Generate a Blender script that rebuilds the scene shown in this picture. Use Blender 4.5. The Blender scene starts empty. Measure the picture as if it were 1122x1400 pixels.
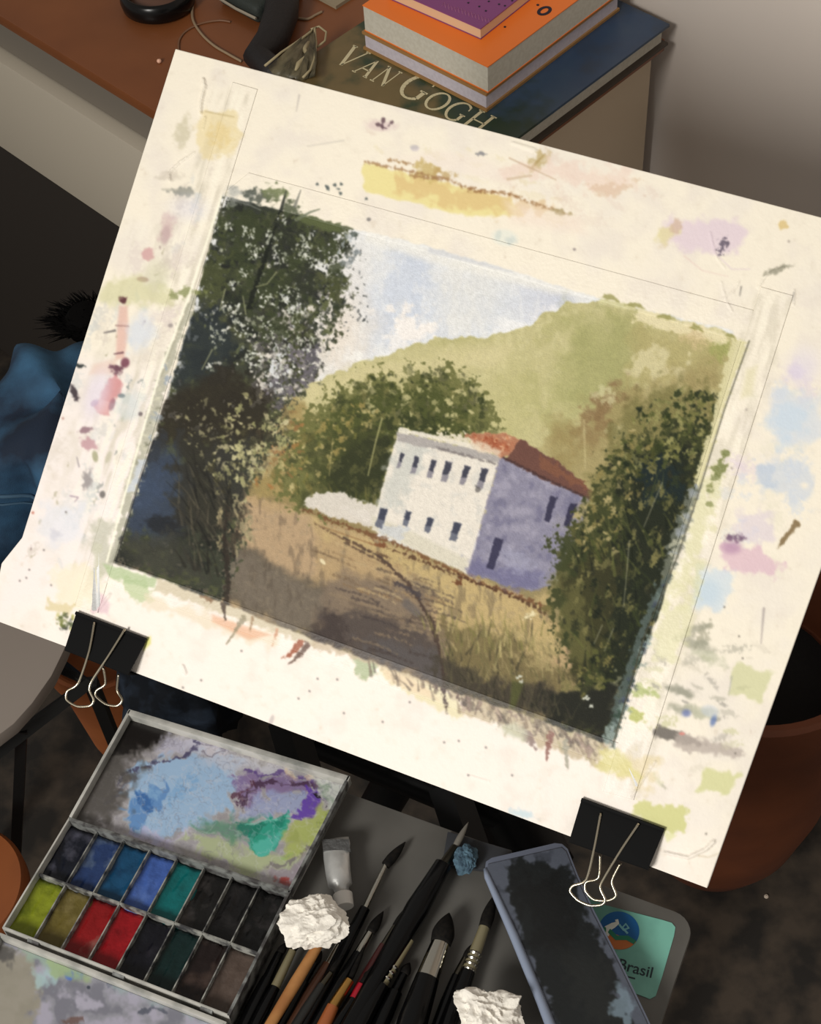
import bpy, bmesh, math, random
import numpy as np
from mathutils import Vector, Matrix, noise as mnoise

# ------------------------------------------------------------------ camera, light, exposure
SC = bpy.context.scene
COL = SC.collection
IMG_W, IMG_H, FOC = 1122, 1400, 2200.0
PITCH, ROLL, EYE = 0.89861, -0.08123, 1.75
_F = Vector((0, math.cos(PITCH), -math.sin(PITCH)))
_U0 = Vector((0, math.sin(PITCH), math.cos(PITCH))); _R0 = Vector((1, 0, 0))
CR = _R0*math.cos(ROLL)+_U0*math.sin(ROLL); CU = -_R0*math.sin(ROLL)+_U0*math.cos(ROLL); CF = _F
CAM = Vector((0, 0, EYE))
cd = bpy.data.cameras.new('camera'); cam = bpy.data.objects.new('camera', cd); COL.objects.link(cam)
cam.matrix_world = Matrix(((CR.x, CU.x, -CF.x, CAM.x), (CR.y, CU.y, -CF.y, CAM.y), (CR.z, CU.z, -CF.z, CAM.z), (0, 0, 0, 1)))
cd.sensor_fit = 'VERTICAL'; cd.sensor_height = 24; cd.lens = FOC/IMG_H*24; cd.clip_start = .02
SC.camera = cam
SC.view_settings.view_transform = 'Standard'; SC.view_settings.look = 'None'
SC.view_settings.gamma = 1; SC.view_settings.use_curve_mapping = False
SC.view_settings.exposure = 0.0
W = bpy.data.worlds.new('world'); SC.world = W; W.use_nodes = True
W.node_tree.nodes['Background'].inputs[0].default_value = (1.0, .95, .87, 1)
W.node_tree.nodes['Background'].inputs[1].default_value = .33
def area(name, loc, target, sx, sy, energy, col, spread=180):
    l = bpy.data.lights.new(name, 'AREA'); l.shape = 'RECTANGLE'; l.size = sx; l.size_y = sy; l.energy = energy; l.color = col
    l.spread = math.radians(spread)
    o = bpy.data.objects.new(name, l); COL.objects.link(o); o.location = loc
    o.rotation_euler = (Vector(target)-Vector(loc)).to_track_quat('-Z', 'Y').to_euler(); return o
area('window_light', (-1.75, -1.45, 2.75), (0.05, .65, .95), .75, .9, 11.0, (1, .975, .915), 60)

# ------------------------------------------------------------------ places
def ray(px, py): return CF+CR*((px-561)/FOC)-CU*((py-700)/FOC)
def at(px, py, z):                                  # where the line of sight of a point of the photograph meets the height z
    d = ray(px, py); return CAM+d*((z-EYE)/d.z)
def pix(P):
    P = np.asarray(P, np.float64)-np.array(CAM)
    d = P@np.array(CF); return 561+FOC*(P@np.array(CR))/d, 700-FOC*(P@np.array(CU))/d
TB, TAU = 0.4906, 0.6326
BE1 = Vector((math.cos(TB), -math.sin(TB), 0))
BE2 = Vector((math.sin(TB)*math.cos(TAU), math.cos(TB)*math.cos(TAU), math.sin(TAU)))
BN = BE1.cross(BE2)
BO = Vector((0.01174, 0.66117, EYE-0.75961))        # middle of the drawing board's face
def onb(px, py, h=0):                               # point of the board's face (h above it)
    d = ray(px, py); t = ((BO+BN*h)-CAM).dot(BN)/d.dot(BN); return CAM+d*t
def buv(P): v = P-BO; return v.dot(BE1), v.dot(BE2)
def bpt(u, v, h=0): return BO+BE1*u+BE2*v+BN*h
TD = 0.82269; DA = Vector((math.cos(TD), -math.sin(TD), 0)); DB = Vector((math.sin(TD), math.cos(TD), 0))
TT = 0.46845; TA = Vector((math.cos(TT), -math.sin(TT), 0)); TBv = Vector((math.sin(TT), math.cos(TT), 0))
UP = Vector((0, 0, 1))

# ------------------------------------------------------------------ materials
def lin(c): 
    return tuple(((v/255)/12.92 if v/255 <= .04045 else ((v/255+.055)/1.055)**2.4) for v in c)
def mat(name, c, rough=.6, metal=0, c2=None, scale=20, bump=0, bscale=None, spec=.5, trans=0, alpha=1, detail=4, lo=.35, hi=.65, coat=0):
    m = bpy.data.materials.new(name); m.use_nodes = True; nt = m.node_tree; b = nt.nodes['Principled BSDF']
    b.inputs['Base Color'].default_value = (*lin(c), 1); b.inputs['Roughness'].default_value = rough; b.inputs['Metallic'].default_value = metal
    b.inputs['Specular IOR Level'].default_value = spec; b.inputs['Transmission Weight'].default_value = trans; b.inputs['Alpha'].default_value = alpha
    b.inputs['Coat Weight'].default_value = coat
    tc = nt.nodes.new('ShaderNodeTexCoord')
    if c2 is not None:
        n = nt.nodes.new('ShaderNodeTexNoise'); n.inputs['Scale'].default_value = scale; n.inputs['Detail'].default_value = detail
        nt.links.new(tc.outputs['Object'], n.inputs['Vector'])
        r = nt.nodes.new('ShaderNodeValToRGB'); r.color_ramp.elements[0].position = lo; r.color_ramp.elements[1].position = hi
        r.color_ramp.elements[0].color = (*lin(c), 1); r.color_ramp.elements[1].color = (*lin(c2), 1)
        nt.links.new(n.outputs['Fac'], r.inputs[0]); nt.links.new(r.outputs[0], b.inputs['Base Color'])
    if bump:
        n2 = nt.nodes.new('ShaderNodeTexNoise'); n2.inputs['Scale'].default_value = bscale or scale; n2.inputs['Detail'].default_value = 3
        nt.links.new(tc.outputs['Object'], n2.inputs['Vector'])
        bp = nt.nodes.new('ShaderNodeBump'); bp.inputs['Strength'].default_value = bump; bp.inputs['Distance'].default_value = .002
        nt.links.new(n2.outputs['Fac'], bp.inputs['Height']); nt.links.new(bp.outputs[0], b.inputs['Normal'])
    return m
def vmat(name, rough=.7, spec=.3, bump=.15, bscale=900):   # colour from the pigment map stored on the vertices
    m = mat(name, (230, 230, 230), rough, spec=spec, bump=bump, bscale=bscale); nt = m.node_tree
    a = nt.nodes.new('ShaderNodeAttribute'); a.attribute_name = 'pigment'
    nt.links.new(a.outputs['Color'], nt.nodes['Principled BSDF'].inputs['Base Color']); return m

# ------------------------------------------------------------------ objects
def props(o, label=None, cat=None, group=None, kind=None):
    if label: o['label'] = label
    if cat: o['category'] = cat
    if group: o['group'] = group
    if kind: o['kind'] = kind
    return o
def root(name, loc, label, cat, group=None):
    o = bpy.data.objects.new(name, None); COL.objects.link(o); o.location = loc; o.empty_display_size = .02
    return props(o, label, cat, group)
def base_of(o):
    while o.parent: o = o.parent
    return o.location
class MB:
    def __init__(s): s.bm = bmesh.new()
    def _pts(s, pts): return [s.bm.verts.new(p) for p in pts]
    def face(s, vs):
        try: return s.bm.faces.new(vs)
        except ValueError: return None
    def hexa(s, b, t):                              # four bottom and four top corners
        v = s._pts(list(b)+list(t)); 
        for f in ((3, 2, 1, 0), (4, 5, 6, 7), (0, 1, 5, 4), (1, 2, 6, 5), (2, 3, 7, 6), (3, 0, 4, 7)): s.face([v[i] for i in f])
        return s
    def prism(s, pts, up):                          # polygon swept along a vector
        a = s._pts(pts); b = s._pts([Vector(p)+up for p in pts]); n = len(a)
        s.face(a[::-1]); s.face(b)
        for i in range(n): s.face([a[i], a[(i+1) % n], b[(i+1) % n], b[i]])
        return s
    def tube(s, pts, r, seg=10, cap=True, flat=1.0):
        pts = [Vector(p) for p in pts]; n = len(pts); rs = r if hasattr(r, '__len__') else [r]*n
        t = (pts[1]-pts[0]).normalized(); u = t.orthogonal().normalized()
        if abs(t.z) < .9: u = (UP-t*t.z).normalized()
        rings = []
        for i in range(n):
            tt = (pts[min(i+1, n-1)]-pts[max(i-1, 0)]).normalized()
            u = (u-tt*u.dot(tt)).normalized(); w = tt.cross(u)
            rings.append(s._pts([pts[i]+(u*math.cos(a)*flat+w*math.sin(a))*rs[i] for a in [2*math.pi*k/seg for k in range(seg)]]))
        for i in range(n-1):
            for k in range(seg): s.face([rings[i][k], rings[i][(k+1) % seg], rings[i+1][(k+1) % seg], rings[i+1][k]])
        if cap: s.face(rings[0][::-1]); s.face(rings[-1])
        return s
    def lathe(s, c, prof, seg=48, axis=UP):
        c = Vector(c); u = axis.orthogonal().normalized(); w = axis.cross(u); rings = []
        for (r, z) in prof: rings.append(s._pts([c+axis*z+(u*math.cos(a)+w*math.sin(a))*max(r, 1e-5) for a in [2*math.pi*k/seg for k in range(seg)]]))
        for i in range(len(prof)-1):
            for k in range(seg): s.face([rings[i][k], rings[i][(k+1) % seg], rings[i+1][(k+1) % seg], rings[i+1][k]])
        return s
    def bevel(s, w, seg=2):
        bmesh.ops.remove_doubles(s.bm, verts=s.bm.verts, dist=1e-6)
        bmesh.ops.bevel(s.bm, geom=[e for e in s.bm.edges if len(e.link_faces) == 2 and e.calc_face_angle(0) > .6], offset=w, segments=seg, affect='EDGES', profile=.6)
        return s
    def build(s, name, m, parent=None, smooth=False, **pr):
        bmesh.ops.recalc_face_normals(s.bm, faces=s.bm.faces)
        me = bpy.data.meshes.new(name)
        o = bpy.data.objects.new(name, me); COL.objects.link(o)
        if parent is not None: L = Vector(base_of(parent)); o.parent = parent
        else:
            xs = [v.co for v in s.bm.verts]; L = Vector(((min(p.x for p in xs)+max(p.x for p in xs))/2, (min(p.y for p in xs)+max(p.y for p in xs))/2, min(p.z for p in xs))); o.location = L
        bmesh.ops.translate(s.bm, verts=s.bm.verts, vec=-L)
        s.bm.to_mesh(me); s.bm.free(); me.materials.append(m)
        if smooth:
            for p in me.polygons: p.use_smooth = True
            if smooth != 'all': me.set_sharp_from_angle(angle=math.radians(40))
        if pr: props(o, **pr)
        return o
def pbox(o, ax, ay, x0, x1, y0, y1, z0, z1, mb=None):   # box aligned to two horizontal directions, measured from o
    mb = mb or MB(); o = Vector((o.x, o.y, 0))
    q = [o+ax*x+ay*y for x, y in ((x0, y0), (x1, y0), (x1, y1), (x0, y1))]
    return mb.hexa([p+UP*z0 for p in q], [p+UP*z1 for p in q])
def sample(px, py):
    x = np.clip(px-PX0, 0, PW-1.001); y = np.clip(py-PY0, 0, PH-1.001); xi = x.astype(int); yi = y.astype(int)
    fx = (x-xi)[:, None]; fy = (y-yi)[:, None]
    c = (IMG[yi, xi]*(1-fx)+IMG[yi, xi+1]*fx)*(1-fy)+(IMG[yi+1, xi]*(1-fx)+IMG[yi+1, xi+1]*fx)*fy
    return c
def hsample(px, py):
    x = np.clip(px-PX0, 0, PW-1).astype(int); y = np.clip(py-PY0, 0, PH-1).astype(int); return HGT[y, x]
def gridmesh(name, P, m, parent=None, thick=None, nrm=None, tint=1.0, relief=0, smooth=True, **pr):
    """P: rows x cols x 3 points of a painted face; a skirt closes its sides down to its back."""
    h, w = P.shape[:2]; V = P.reshape(-1, 3).copy(); px, py = pix(V); C = sample(px, py)/255.
    nrm = np.array(nrm if nrm is not None else (0, 0, 1))
    if relief is not 0: V += nrm*(hsample(px, py)*relief)[:, None]
    C = np.where(C <= .04045, C/12.92, ((C+.055)/1.055)**2.4)*tint
    idx = np.arange(h*w).reshape(h, w)
    F = np.stack([idx[:-1, :-1], idx[1:, :-1], idx[1:, 1:], idx[:-1, 1:]], -1).reshape(-1, 4)
    if thick:
        rim = np.concatenate([idx[0, :], idx[1:, -1], idx[-1, -2::-1], idx[-2:0:-1, 0]]); n = len(rim)
        Vb = V[rim]-nrm*thick; off = len(V); V = np.concatenate([V, Vb]); C = np.concatenate([C, C[rim]*.0+.78])
        a = rim; b = np.roll(rim, -1); k = off+np.arange(n)
        F = np.concatenate([F, np.stack([a, b, np.roll(k, -1), k], -1)])
    L = np.array(base_of(parent)) if parent is not None else np.array([V[:, 0].mean(), V[:, 1].mean(), V[:, 2].min()])
    V = V-L
    me = bpy.data.meshes.new(name); me.vertices.add(len(V)); me.vertices.foreach_set('co', V.astype(np.float32).ravel())
    me.loops.add(F.size); me.loops.foreach_set('vertex_index', F.astype(np.int32).ravel())
    me.polygons.add(len(F)); me.polygons.foreach_set('loop_start', np.arange(0, F.size, 4, dtype=np.int32))
    if thick:
        pass
    me.update(calc_edges=True)
    ca = me.color_attributes.new('pigment', 'FLOAT_COLOR', 'POINT'); ca.data.foreach_set('color', np.concatenate([C, np.ones((len(C), 1))], 1).astype(np.float32).ravel())
    if smooth: me.polygons.foreach_set('use_smooth', np.ones(len(F), bool))
    me.materials.append(m); me.validate()
    o = bpy.data.objects.new(name, me); COL.objects.link(o)
    if parent is not None: o.parent = parent
    else: o.location = L
    if thick:                                       # a plain back closes the body
        bb = bmesh.new(); bb.from_mesh(me); es = [e for e in bb.edges if e.is_boundary]
        bmesh.ops.contextual_create(bb, geom=es); bb.to_mesh(me); bb.free()
    return props(o, **pr) if pr else o
def bilin(q, n, m, h=0, f=None):
    """grid between four photograph points TL, TR, BR, BL carried to a plane by f"""
    q = [np.array(f(*p)) for p in q]; u = np.linspace(0, 1, m)[None, :, None]; v = np.linspace(0, 1, n)[:, None, None]
    return (q[0]*(1-u)+q[1]*u)*(1-v)+(q[3]*(1-u)+q[2]*u)*v
def lerp(a, b, t): return Vector(a)*(1-t)+Vector(b)*t
# ------------------------------------------------------------------ the watercolour (pigment map in the sheet's own frame)
PX0, PY0, PW, PH = -30, 40, 1330, 1200            # chart frame of the board and its painting
_rs = np.random.RandomState(7)
def _vn(h, w, sy, sx, rs):
    gh, gw = int(h/sy)+3, int(w/sx)+3
    g = rs.rand(gh, gw).astype(np.float32)
    y = np.arange(h, dtype=np.float32)/sy; x = np.arange(w, dtype=np.float32)/sx
    yi = y.astype(int); xi = x.astype(int)
    fy = y-yi; fx = x-xi; fy = (fy*fy*(3-2*fy))[:, None]; fx = (fx*fx*(3-2*fx))[None]
    a = g[yi][:, xi]; b = g[yi][:, xi+1]; c = g[yi+1][:, xi]; d = g[yi+1][:, xi+1]
    return (a*(1-fx)+b*fx)*(1-fy)+(c*(1-fx)+d*fx)*fy
def noise(sc, octv=3, seed=1, asp=1.0):
    rs = np.random.RandomState(seed); t = 0; amp = 1; tot = 0
    for _ in range(octv):
        t = t+amp*_vn(PH, PW, max(sc*asp, 1.01), max(sc, 1.01), rs); tot += amp; amp *= .55; sc *= .5
    t = t/tot
    return (t-t.mean())/(t.std()+1e-6)              # unit variance
YY, XX = np.mgrid[0:PH, 0:PW].astype(np.float32)
XX += PX0; YY += PY0
IMG = np.zeros((PH, PW, 3), np.float32)
def box(x0, y0, x1, y1):
    return (slice(max(int(y0-PY0), 0), max(min(int(y1-PY0)+1, PH), 0)), slice(max(int(x0-PX0), 0), max(min(int(x1-PX0)+1, PW), 0)))
def sstep(a, b, t):
    t = np.clip((t-a)/(b-a), 0, 1); return t*t*(3-2*t)
def blend(s, m, col, a=1.0):
    m = (m*a)[..., None]
    IMG[s] = IMG[s]*(1-m)+np.asarray(col, np.float32)*m
def glaze(s, m, col, a=1.0):                        # transparent wash: multiplies
    m = (m*a)[..., None]
    IMG[s] = IMG[s]*(1-m+m*np.asarray(col, np.float32)/255.)
def polymask(pts, soft=1.5, rough=0, nz=None):
    P = np.array(pts, np.float32); pad = soft+rough*3+2
    s = box(P[:, 0].min()-pad, P[:, 1].min()-pad, P[:, 0].max()+pad, P[:, 1].max()+pad)
    x = XX[s]; y = YY[s]; ins = np.zeros(x.shape, bool); d2 = np.full(x.shape, 1e9, np.float32)
    n = len(P)
    for i in range(n):
        ax, ay = P[i]; bx, by = P[(i+1) % n]
        dx, dy = bx-ax, by-ay; L = dx*dx+dy*dy+1e-9
        t = np.clip(((x-ax)*dx+(y-ay)*dy)/L, 0, 1)
        d2 = np.minimum(d2, (x-ax-t*dx)**2+(y-ay-t*dy)**2)
        if ay != by:
            c = ((ay > y) != (by > y)) & (x < (bx-ax)*(y-ay)/(by-ay)+ax)
            ins ^= c
    sd = np.sqrt(d2)*np.where(ins, 1, -1)
    if rough: sd = sd+rough*nz[s]
    return s, sstep(-soft, soft, sd)
def poly(pts, col, a=1.0, soft=1.5, rough=0, nz=None, mul=None, mode=blend):
    s, m = polymask(pts, soft, rough, nz)
    if mul is not None: m = m*mul[s]
    mode(s, m, col, a)
def ell(cx, cy, rx, ry, ang, col, a=1.0, soft=.3, rough=0, nz=None, mode=blend, mul=None):
    R = max(rx, ry)*(1.6+rough)+2
    s = box(cx-R, cy-R, cx+R, cy+R)
    x = XX[s]-cx; y = YY[s]-cy; c, q = math.cos(ang), math.sin(ang)
    u = (x*c+y*q)/rx; v = (-x*q+y*c)/ry
    d = 1-np.sqrt(u*u+v*v)
    if rough: d = d+rough*nz[s]
    m = sstep(-soft, soft, d)
    if mul is not None: m = m*mul[s]
    mode(s, m, col, a)
def stroke(pts, w0, w1, col, a=1.0, soft=.8, rough=0, nz=None, mode=blend, mul=None):
    P = np.array(pts, np.float32); pad = max(w0, w1)+soft+3+rough*2
    s = box(P[:, 0].min()-pad, P[:, 1].min()-pad, P[:, 0].max()+pad, P[:, 1].max()+pad)
    x = XX[s]; y = YY[s]; best = np.full(x.shape, -1e9, np.float32)
    n = len(P)-1
    for i in range(n):
        ax, ay = P[i]; bx, by = P[i+1]; dx, dy = bx-ax, by-ay
        t = np.clip(((x-ax)*dx+(y-ay)*dy)/(dx*dx+dy*dy+1e-9), 0, 1)
        w = w0+(w1-w0)*(i+t)/n
        best = np.maximum(best, w-np.sqrt((x-ax-t*dx)**2+(y-ay-t*dy)**2))
    if rough: best = best+rough*nz[s]
    m = sstep(-soft, soft, best)
    if mul is not None: m = m*mul[s]
    mode(s, m, col, a)
def inpoly(pts, n, rs):
    P = np.array(pts, float); out = []
    lo, hi = P.min(0), P.max(0)
    while len(out) < n:
        q = lo+(hi-lo)*rs.rand(400, 2); ins = np.zeros(400, bool)
        for i in range(len(P)):
            ax, ay = P[i]; bx, by = P[(i+1) % len(P)]
            if ay != by: ins ^= ((ay > q[:, 1]) != (by > q[:, 1])) & (q[:, 0] < (bx-ax)*(q[:, 1]-ay)/(by-ay)+ax)
        out += list(q[ins])
    return out[:n]
def dabs(pts, n, cols, r0, r1, seed, a=(.5, .95), el=1.8, ang=None):
    rs = np.random.RandomState(seed)
    for (x, y) in inpoly(pts, n, rs):
        r = r0+(r1-r0)*rs.rand()**2; c = cols[rs.randint(len(cols))]
        an = rs.rand()*math.pi if ang is None else ang+rs.randn()*.35
        ell(x, y, r*el**.5, r/el**.5, an, c, a[0]+(a[1]-a[0])*rs.rand(), soft=.45, rough=.35, nz=N3)
def blades(pts, n, cols, l0, l1, w, seed, a=.7, lean=-.3, up=True):
    rs = np.random.RandomState(seed)
    for (x, y) in inpoly(pts, n, rs):
        L = l0+(l1-l0)*rs.rand(); k = lean+rs.randn()*.28
        stroke([(x, y), (x-k*L*.5, y-L*.5), (x-k*L*1.2, y-L)], w*(.5+rs.rand()), .3, cols[rs.randint(len(cols))], a*(.5+.5*rs.rand()))
N60 = noise(60, 4, 11); N25 = noise(25, 4, 12); N12 = noise(12, 3, 13); N6 = noise(6, 3, 14); N3 = noise(3, 2, 15); N2 = noise(1.9, 1, 16)
V12 = noise(7, 3, 17, asp=3.0)                      # streaks that run down the sheet
def hatch(lo, hi, nz): return sstep(lo, hi, nz)

def paint():
    S = (slice(None), slice(None))
    IMG[:] = (240, 231, 214)
    blend(S, sstep(-.5, 2.5, N60), (232, 224, 214), .6)
    poly([(-30, 500), (300, 700), (900, 1000), (1000, 1300), (-30, 1000)], (246, 237, 231), .75, soft=90)  # paler, pinker lower left: partly the stronger light there, put into the paper colour
    poly([(90, 480), (240, 520), (170, 760), (-20, 860)], (240, 230, 228), .7, soft=25)
    blend(S, sstep(.2, 2.6, N12), (222, 212, 196), .22); blend(S, sstep(.0, 2.2, .7*N25+.5*N60), (226, 216, 206), .4)
    blend(S, sstep(2.2, 3.2, N6*.5+N12*.9), (206, 190, 172), .3)
    W = lambda *a, **k: poly(*a, **k)
    T12 = noise(9, 3, 31, asp=5.0); sk = ((XX+.31*YY)*.999); sx = np.clip((XX-PX0+.31*(YY-PY0)), 0, PW-1).astype(int); streak = T12[(YY-PY0).astype(int), sx]   # wiped streaks along the tape
    for q_, al in (([(300, 120), (345, 130), (150, 800), (90, 820), (110, 720), (250, 280)], .6), ([(1020, 400), (1085, 410), (880, 1080), (825, 1080)], .45), ([(180, 300), (250, 300), (130, 700), (60, 720)], .3)):
        poly(q_, (204, 196, 178), al, 10, 3, N12, mul=sstep(-.2, 1.8, streak)); poly(q_, (246, 240, 222), al, 10, 3, N12, mul=sstep(.2, 1.8, -streak))
    dabs([(110, 430), (300, 200), (260, 420), (120, 780), (40, 760)], 60, [(206, 196, 184), (220, 208, 200), (200, 204, 204)], 4, 15, 33, (.3, .6), 2.5, 1.9); dabs([(60, 560), (230, 300), (200, 500), (110, 780), (40, 760)], 26, [(150, 130, 128), (172, 166, 140), (140, 144, 140)], 1.5, 4, 34, (.4, .8), 2.5, 1.9)
    dabs([(500, 170), (900, 240), (880, 320), (500, 260)], 30, [(222, 204, 190), (226, 214, 180)], 4, 14, 35, (.25, .5), 3, .3); dabs([(900, 850), (1050, 880), (980, 1100), (860, 1060)], 34, [(176, 172, 158), (202, 200, 160), (150, 146, 138), (214, 206, 190)], 3, 11, 36, (.35, .8), 3, .25)
    dabs([(1030, 470), (1120, 500), (1100, 780), (960, 820)], 24, [(204, 212, 224), (220, 206, 216), (226, 220, 200)], 5, 18, 37, (.3, .6), 1.6)
    # ---- margin washes and tests -------------------------------------------------
    # top-left tape
    poly([(276, 150), (322, 156), (330, 195), (318, 215), (280, 214), (268, 195)], (226, 206, 150), .55, 4, 3, N12)
    ell(302, 186, 16, 12, .4, (222, 196, 130), .45, .5, .3, N6)
    stroke([(280, 152), (320, 160)], 1.2, .8, (170, 150, 100), .5, 1)
    ell(250, 180, 9, 20, .35, (188, 180, 150), .55, .5, .2, N6)
    ell(233, 240, 16, 6, 0, (200, 190, 176), .6, .5, .3, N6)
    ell(252, 263, 16, 6, .05, (128, 130, 124), .75, .4, .3, N6); stroke([(222, 259), (262, 261)], 1.5, 3, (165, 162, 150), .5, 1.2)
    ell(228, 312, 9, 20, .25, (206, 180, 178), .75, .5, .2, N6); ell(226, 322, 6, 13, .2, (178, 150, 152), .45)
    ell(258, 285, 24, 16, 0, (218, 214, 226), .5, .8)
    ell(201, 348, 10, 6, -.35, (200, 150, 152), .75, .4, .25, N6)
    ell(195, 382, 8, 3.5, .1, (135, 92, 92), .75)
    poly([(140, 385), (190, 382), (232, 396), (236, 415), (190, 420), (130, 414)], (200, 198, 150), .6, 7, 3, N12)
    ell(213, 378, 16, 22, .3, (196, 196, 160), .45, .7)
    ell(169, 411, 5, 5, 0, (84, 40, 46), .95, .35, .2, N6)
    poly([(163, 418), (174, 418), (176, 450), (170, 490), (158, 492), (160, 450)], (218, 172, 160), .7, 3)
    ell(192, 455, 16, 26, .3, (208, 214, 226), .75, .7, .2, N12)
    stroke([(158, 445), (176, 446)], .8, .5, (120, 80, 80), .7); stroke([(142, 455), (157, 452)], .8, 1.6, (90, 84, 86), .8)
    poly([(128, 498), (160, 490), (156, 512), (122, 512)], (228, 200, 184), .75, 4)
    ell(171, 496, 6, 7, .3, (120, 68, 84), .95, .35); ell(160, 507, 8, 7, .9, (92, 50, 66), .9, .4, .3, N6); stroke([(156, 484), (168, 482)], .8, 1.5, (96, 60, 70), .8)
    poly([(158, 512), (167, 522), (166, 535), (152, 552), (149, 567), (136, 566), (128, 556), (138, 540), (148, 520)], (204, 138, 140), .85, 2.5, 1, N6)
    poly([(136, 545), (150, 550), (147, 566), (133, 564)], (226, 182, 180), .7, 2)
    ell(129, 551, 6, 4, -.7, (150, 110, 140), .7); ell(153, 553, 4, 9, .3, (140, 92, 110), .6)
    ell(109, 500, 7, 2.8, .1, (38, 44, 44), .95, .35, .2, N3)
    ell(100, 536, 4.5, 10, -.5, (58, 48, 54), .95, .35, .25, N6)
    ell(132, 539, 15, 34, .3, (222, 212, 230), .6, .7); ell(178, 552, 14, 20, .4, (196, 206, 208), .6, .7, .2, N12)
    ell(166, 541, 5, 3, 0, (96, 110, 116), .7); ell(117, 588, 9, 4, -.2, (140, 108, 118), .85, .4, .3, N6)
    ell(120, 607, 10, 7, .5, (188, 144, 152), .8, .5, .3, N6); ell(130, 624, 4, 8, -.2, (150, 150, 112), .7)
    ell(148, 625, 3, 9, .35, (188, 184, 160), .7); ell(119, 655, 6, 11, .15, (150, 142, 142), .85, .45, .25, N6)
    ell(140, 676, 4, 5, 0, (112, 106, 104), .9); ell(192, 566, 3, 3, 0, (100, 88, 92), .8); ell(233, 445, 3.5, 3, 0, (150, 140, 138), .8)
    stroke([(105, 625), (108, 638)], .8, 1.2, (150, 142, 146), .7); stroke([(96, 678), (107, 680), (102, 686)], 1, .6, (120, 96, 120), .6)
    ell(76, 733, 6, 7, .3, (178, 172, 182), .7, .6, .3, N6); poly([(60, 690), (115, 690), (115, 735), (75, 745), (55, 720)], (222, 224, 234), .6, 10, 4, N12)
    ell(45, 701, 2, 2, 0, (190, 110, 90), .8); ell(86, 572, 2, 2, 0, (190, 150, 140), .8)
    for (x, y) in [(40, 779), (27, 794), (36, 790), (60, 752), (90, 700), (70, 800), (128, 812)]: ell(x, y, 1.6, 1.2, 0, (110, 100, 100), .8)
    # left tape column: dirt towards the bottom
    poly([(122, 715), (158, 712), (150, 770), (135, 780), (120, 745)], (178, 178, 158), .65, 7, 4, N12)
    poly([(125, 740), (136, 745), (140, 780), (130, 800)], (200, 198, 176), .7, 3, 2, N12)
    poly([(70, 780), (120, 770), (135, 810), (115, 835), (80, 820)], (236, 226, 196), .6, 6, 3, N12)
    poly([(66, 820), (100, 828), (96, 842), (66, 835)], (214, 198, 150), .7, 3, 2, N6)
    dabs([(74, 840), (104, 838), (98, 862), (80, 858)], 16, [(70, 80, 46), (110, 116, 60), (40, 46, 36), (180, 176, 90)], 2, 6, 21)
    poly([(132, 812), (150, 818), (146, 838), (128, 836)], (222, 190, 200), .75, 3, 2, N12)
    poly([(196, 874), (206, 870), (206, 880), (196, 890)], (212, 212, 96), .75, 2)
    # top edge marks
    ell(519, 172, 17, 7, 0, (214, 190, 190), .6, .6, .2, N12)
    for q in [((524, 163), (523, 178)), ((516, 170), (528, 176)), ((535, 168), (531, 173))]: stroke(q, 2.4, .9, (96, 72, 80), .85, 1, .8, N3)
    ell(567, 203, 6, 4, 0, (206, 196, 200), .8); ell(657, 210, 6, 2.5, .1, (122, 122, 128), .8, .4, .4, N3); ell(566, 201, 6, 3, 0, (180, 176, 178), .5)
    stroke([(409, 130), (405, 152)], 1.5, .7, (196, 188, 180), .8); stroke([(420, 200), (470, 192)], .8, 1, (186, 180, 172), .5)
    poly([(498, 222), (700, 272), (715, 294), (640, 296), (500, 262), (494, 238)], (228, 214, 138), .78, 2.5, 1.2, N12)
    poly([(536, 238), (660, 262), (760, 282), (745, 292), (640, 286), (540, 256)], (208, 170, 116), .5, 6, 5, N12)
    poly([(540, 216), (700, 252), (702, 240), (660, 215), (600, 205)], (236, 222, 212), .5, 6)
    ell(585, 233, 17, 11, .2, (192, 168, 104), .8, .4, .35, N6); ell(608, 238, 13, 6, .3, (182, 152, 96), .7, .5, .4, N6)
    for q in [[(500, 222), (560, 234), (612, 245), (640, 258), (700, 266), (770, 290)], [(530, 218), (565, 225)], [(560, 240), (604, 246)], [(640, 262), (690, 262), (730, 280), (776, 293)], [(632, 255), (650, 258)]]:
        stroke(q, 1.6, .7, (150, 110, 70), .7, 1.2, 1, N3)
    ell(765, 290, 14, 3, .25, (150, 132, 84), .8, .5, .3, N6)
    ell(735, 222, 8, 14, .75, (192, 172, 124), .85, .45, .35, N6); stroke([(728, 228), (745, 210)], 2.2, .7, (170, 146, 92), .8)
    poly([(700, 222), (860, 232), (872, 258), (830, 268), (780, 250), (690, 240)], (232, 208, 194), .65, 7, 5, N12)
    poly([(800, 255), (874, 246), (850, 264), (820, 270)], (214, 186, 160), .6, 3, 3, N6)
    stroke([(696, 216), (760, 246)], .9, .6, (180, 150, 120), .7); stroke([(694, 245), (726, 240)], 2, 1.5, (196, 170, 140), .6)
    poly([(690, 275), (790, 295), (800, 320), (700, 305)], (238, 220, 206), .6, 10)
    # lilac stain with sgraffito mark
    poly([(905, 298), (1010, 303), (1022, 320), (1008, 345), (960, 346), (905, 335)], (222, 204, 214), .85, 6, 3, N12)
    ell(912, 322, 13, 13, 0, (222, 212, 158), .75, .5, .3, N12); ell(924, 312, 8, 9, .3, (206, 180, 160), .8, .4, .3, N6)
    stroke([(990, 330), (985, 345)], 5, 3.5, (98, 88, 104), .9, 1.2, 2.5, N3)
    stroke([(972, 318), (976, 345), (1000, 368), (1025, 368)], .9, .6, (214, 196, 206), .7); stroke([(935, 350), (960, 370), (995, 378)], 1, .6, (224, 198, 190), .6)
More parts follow.
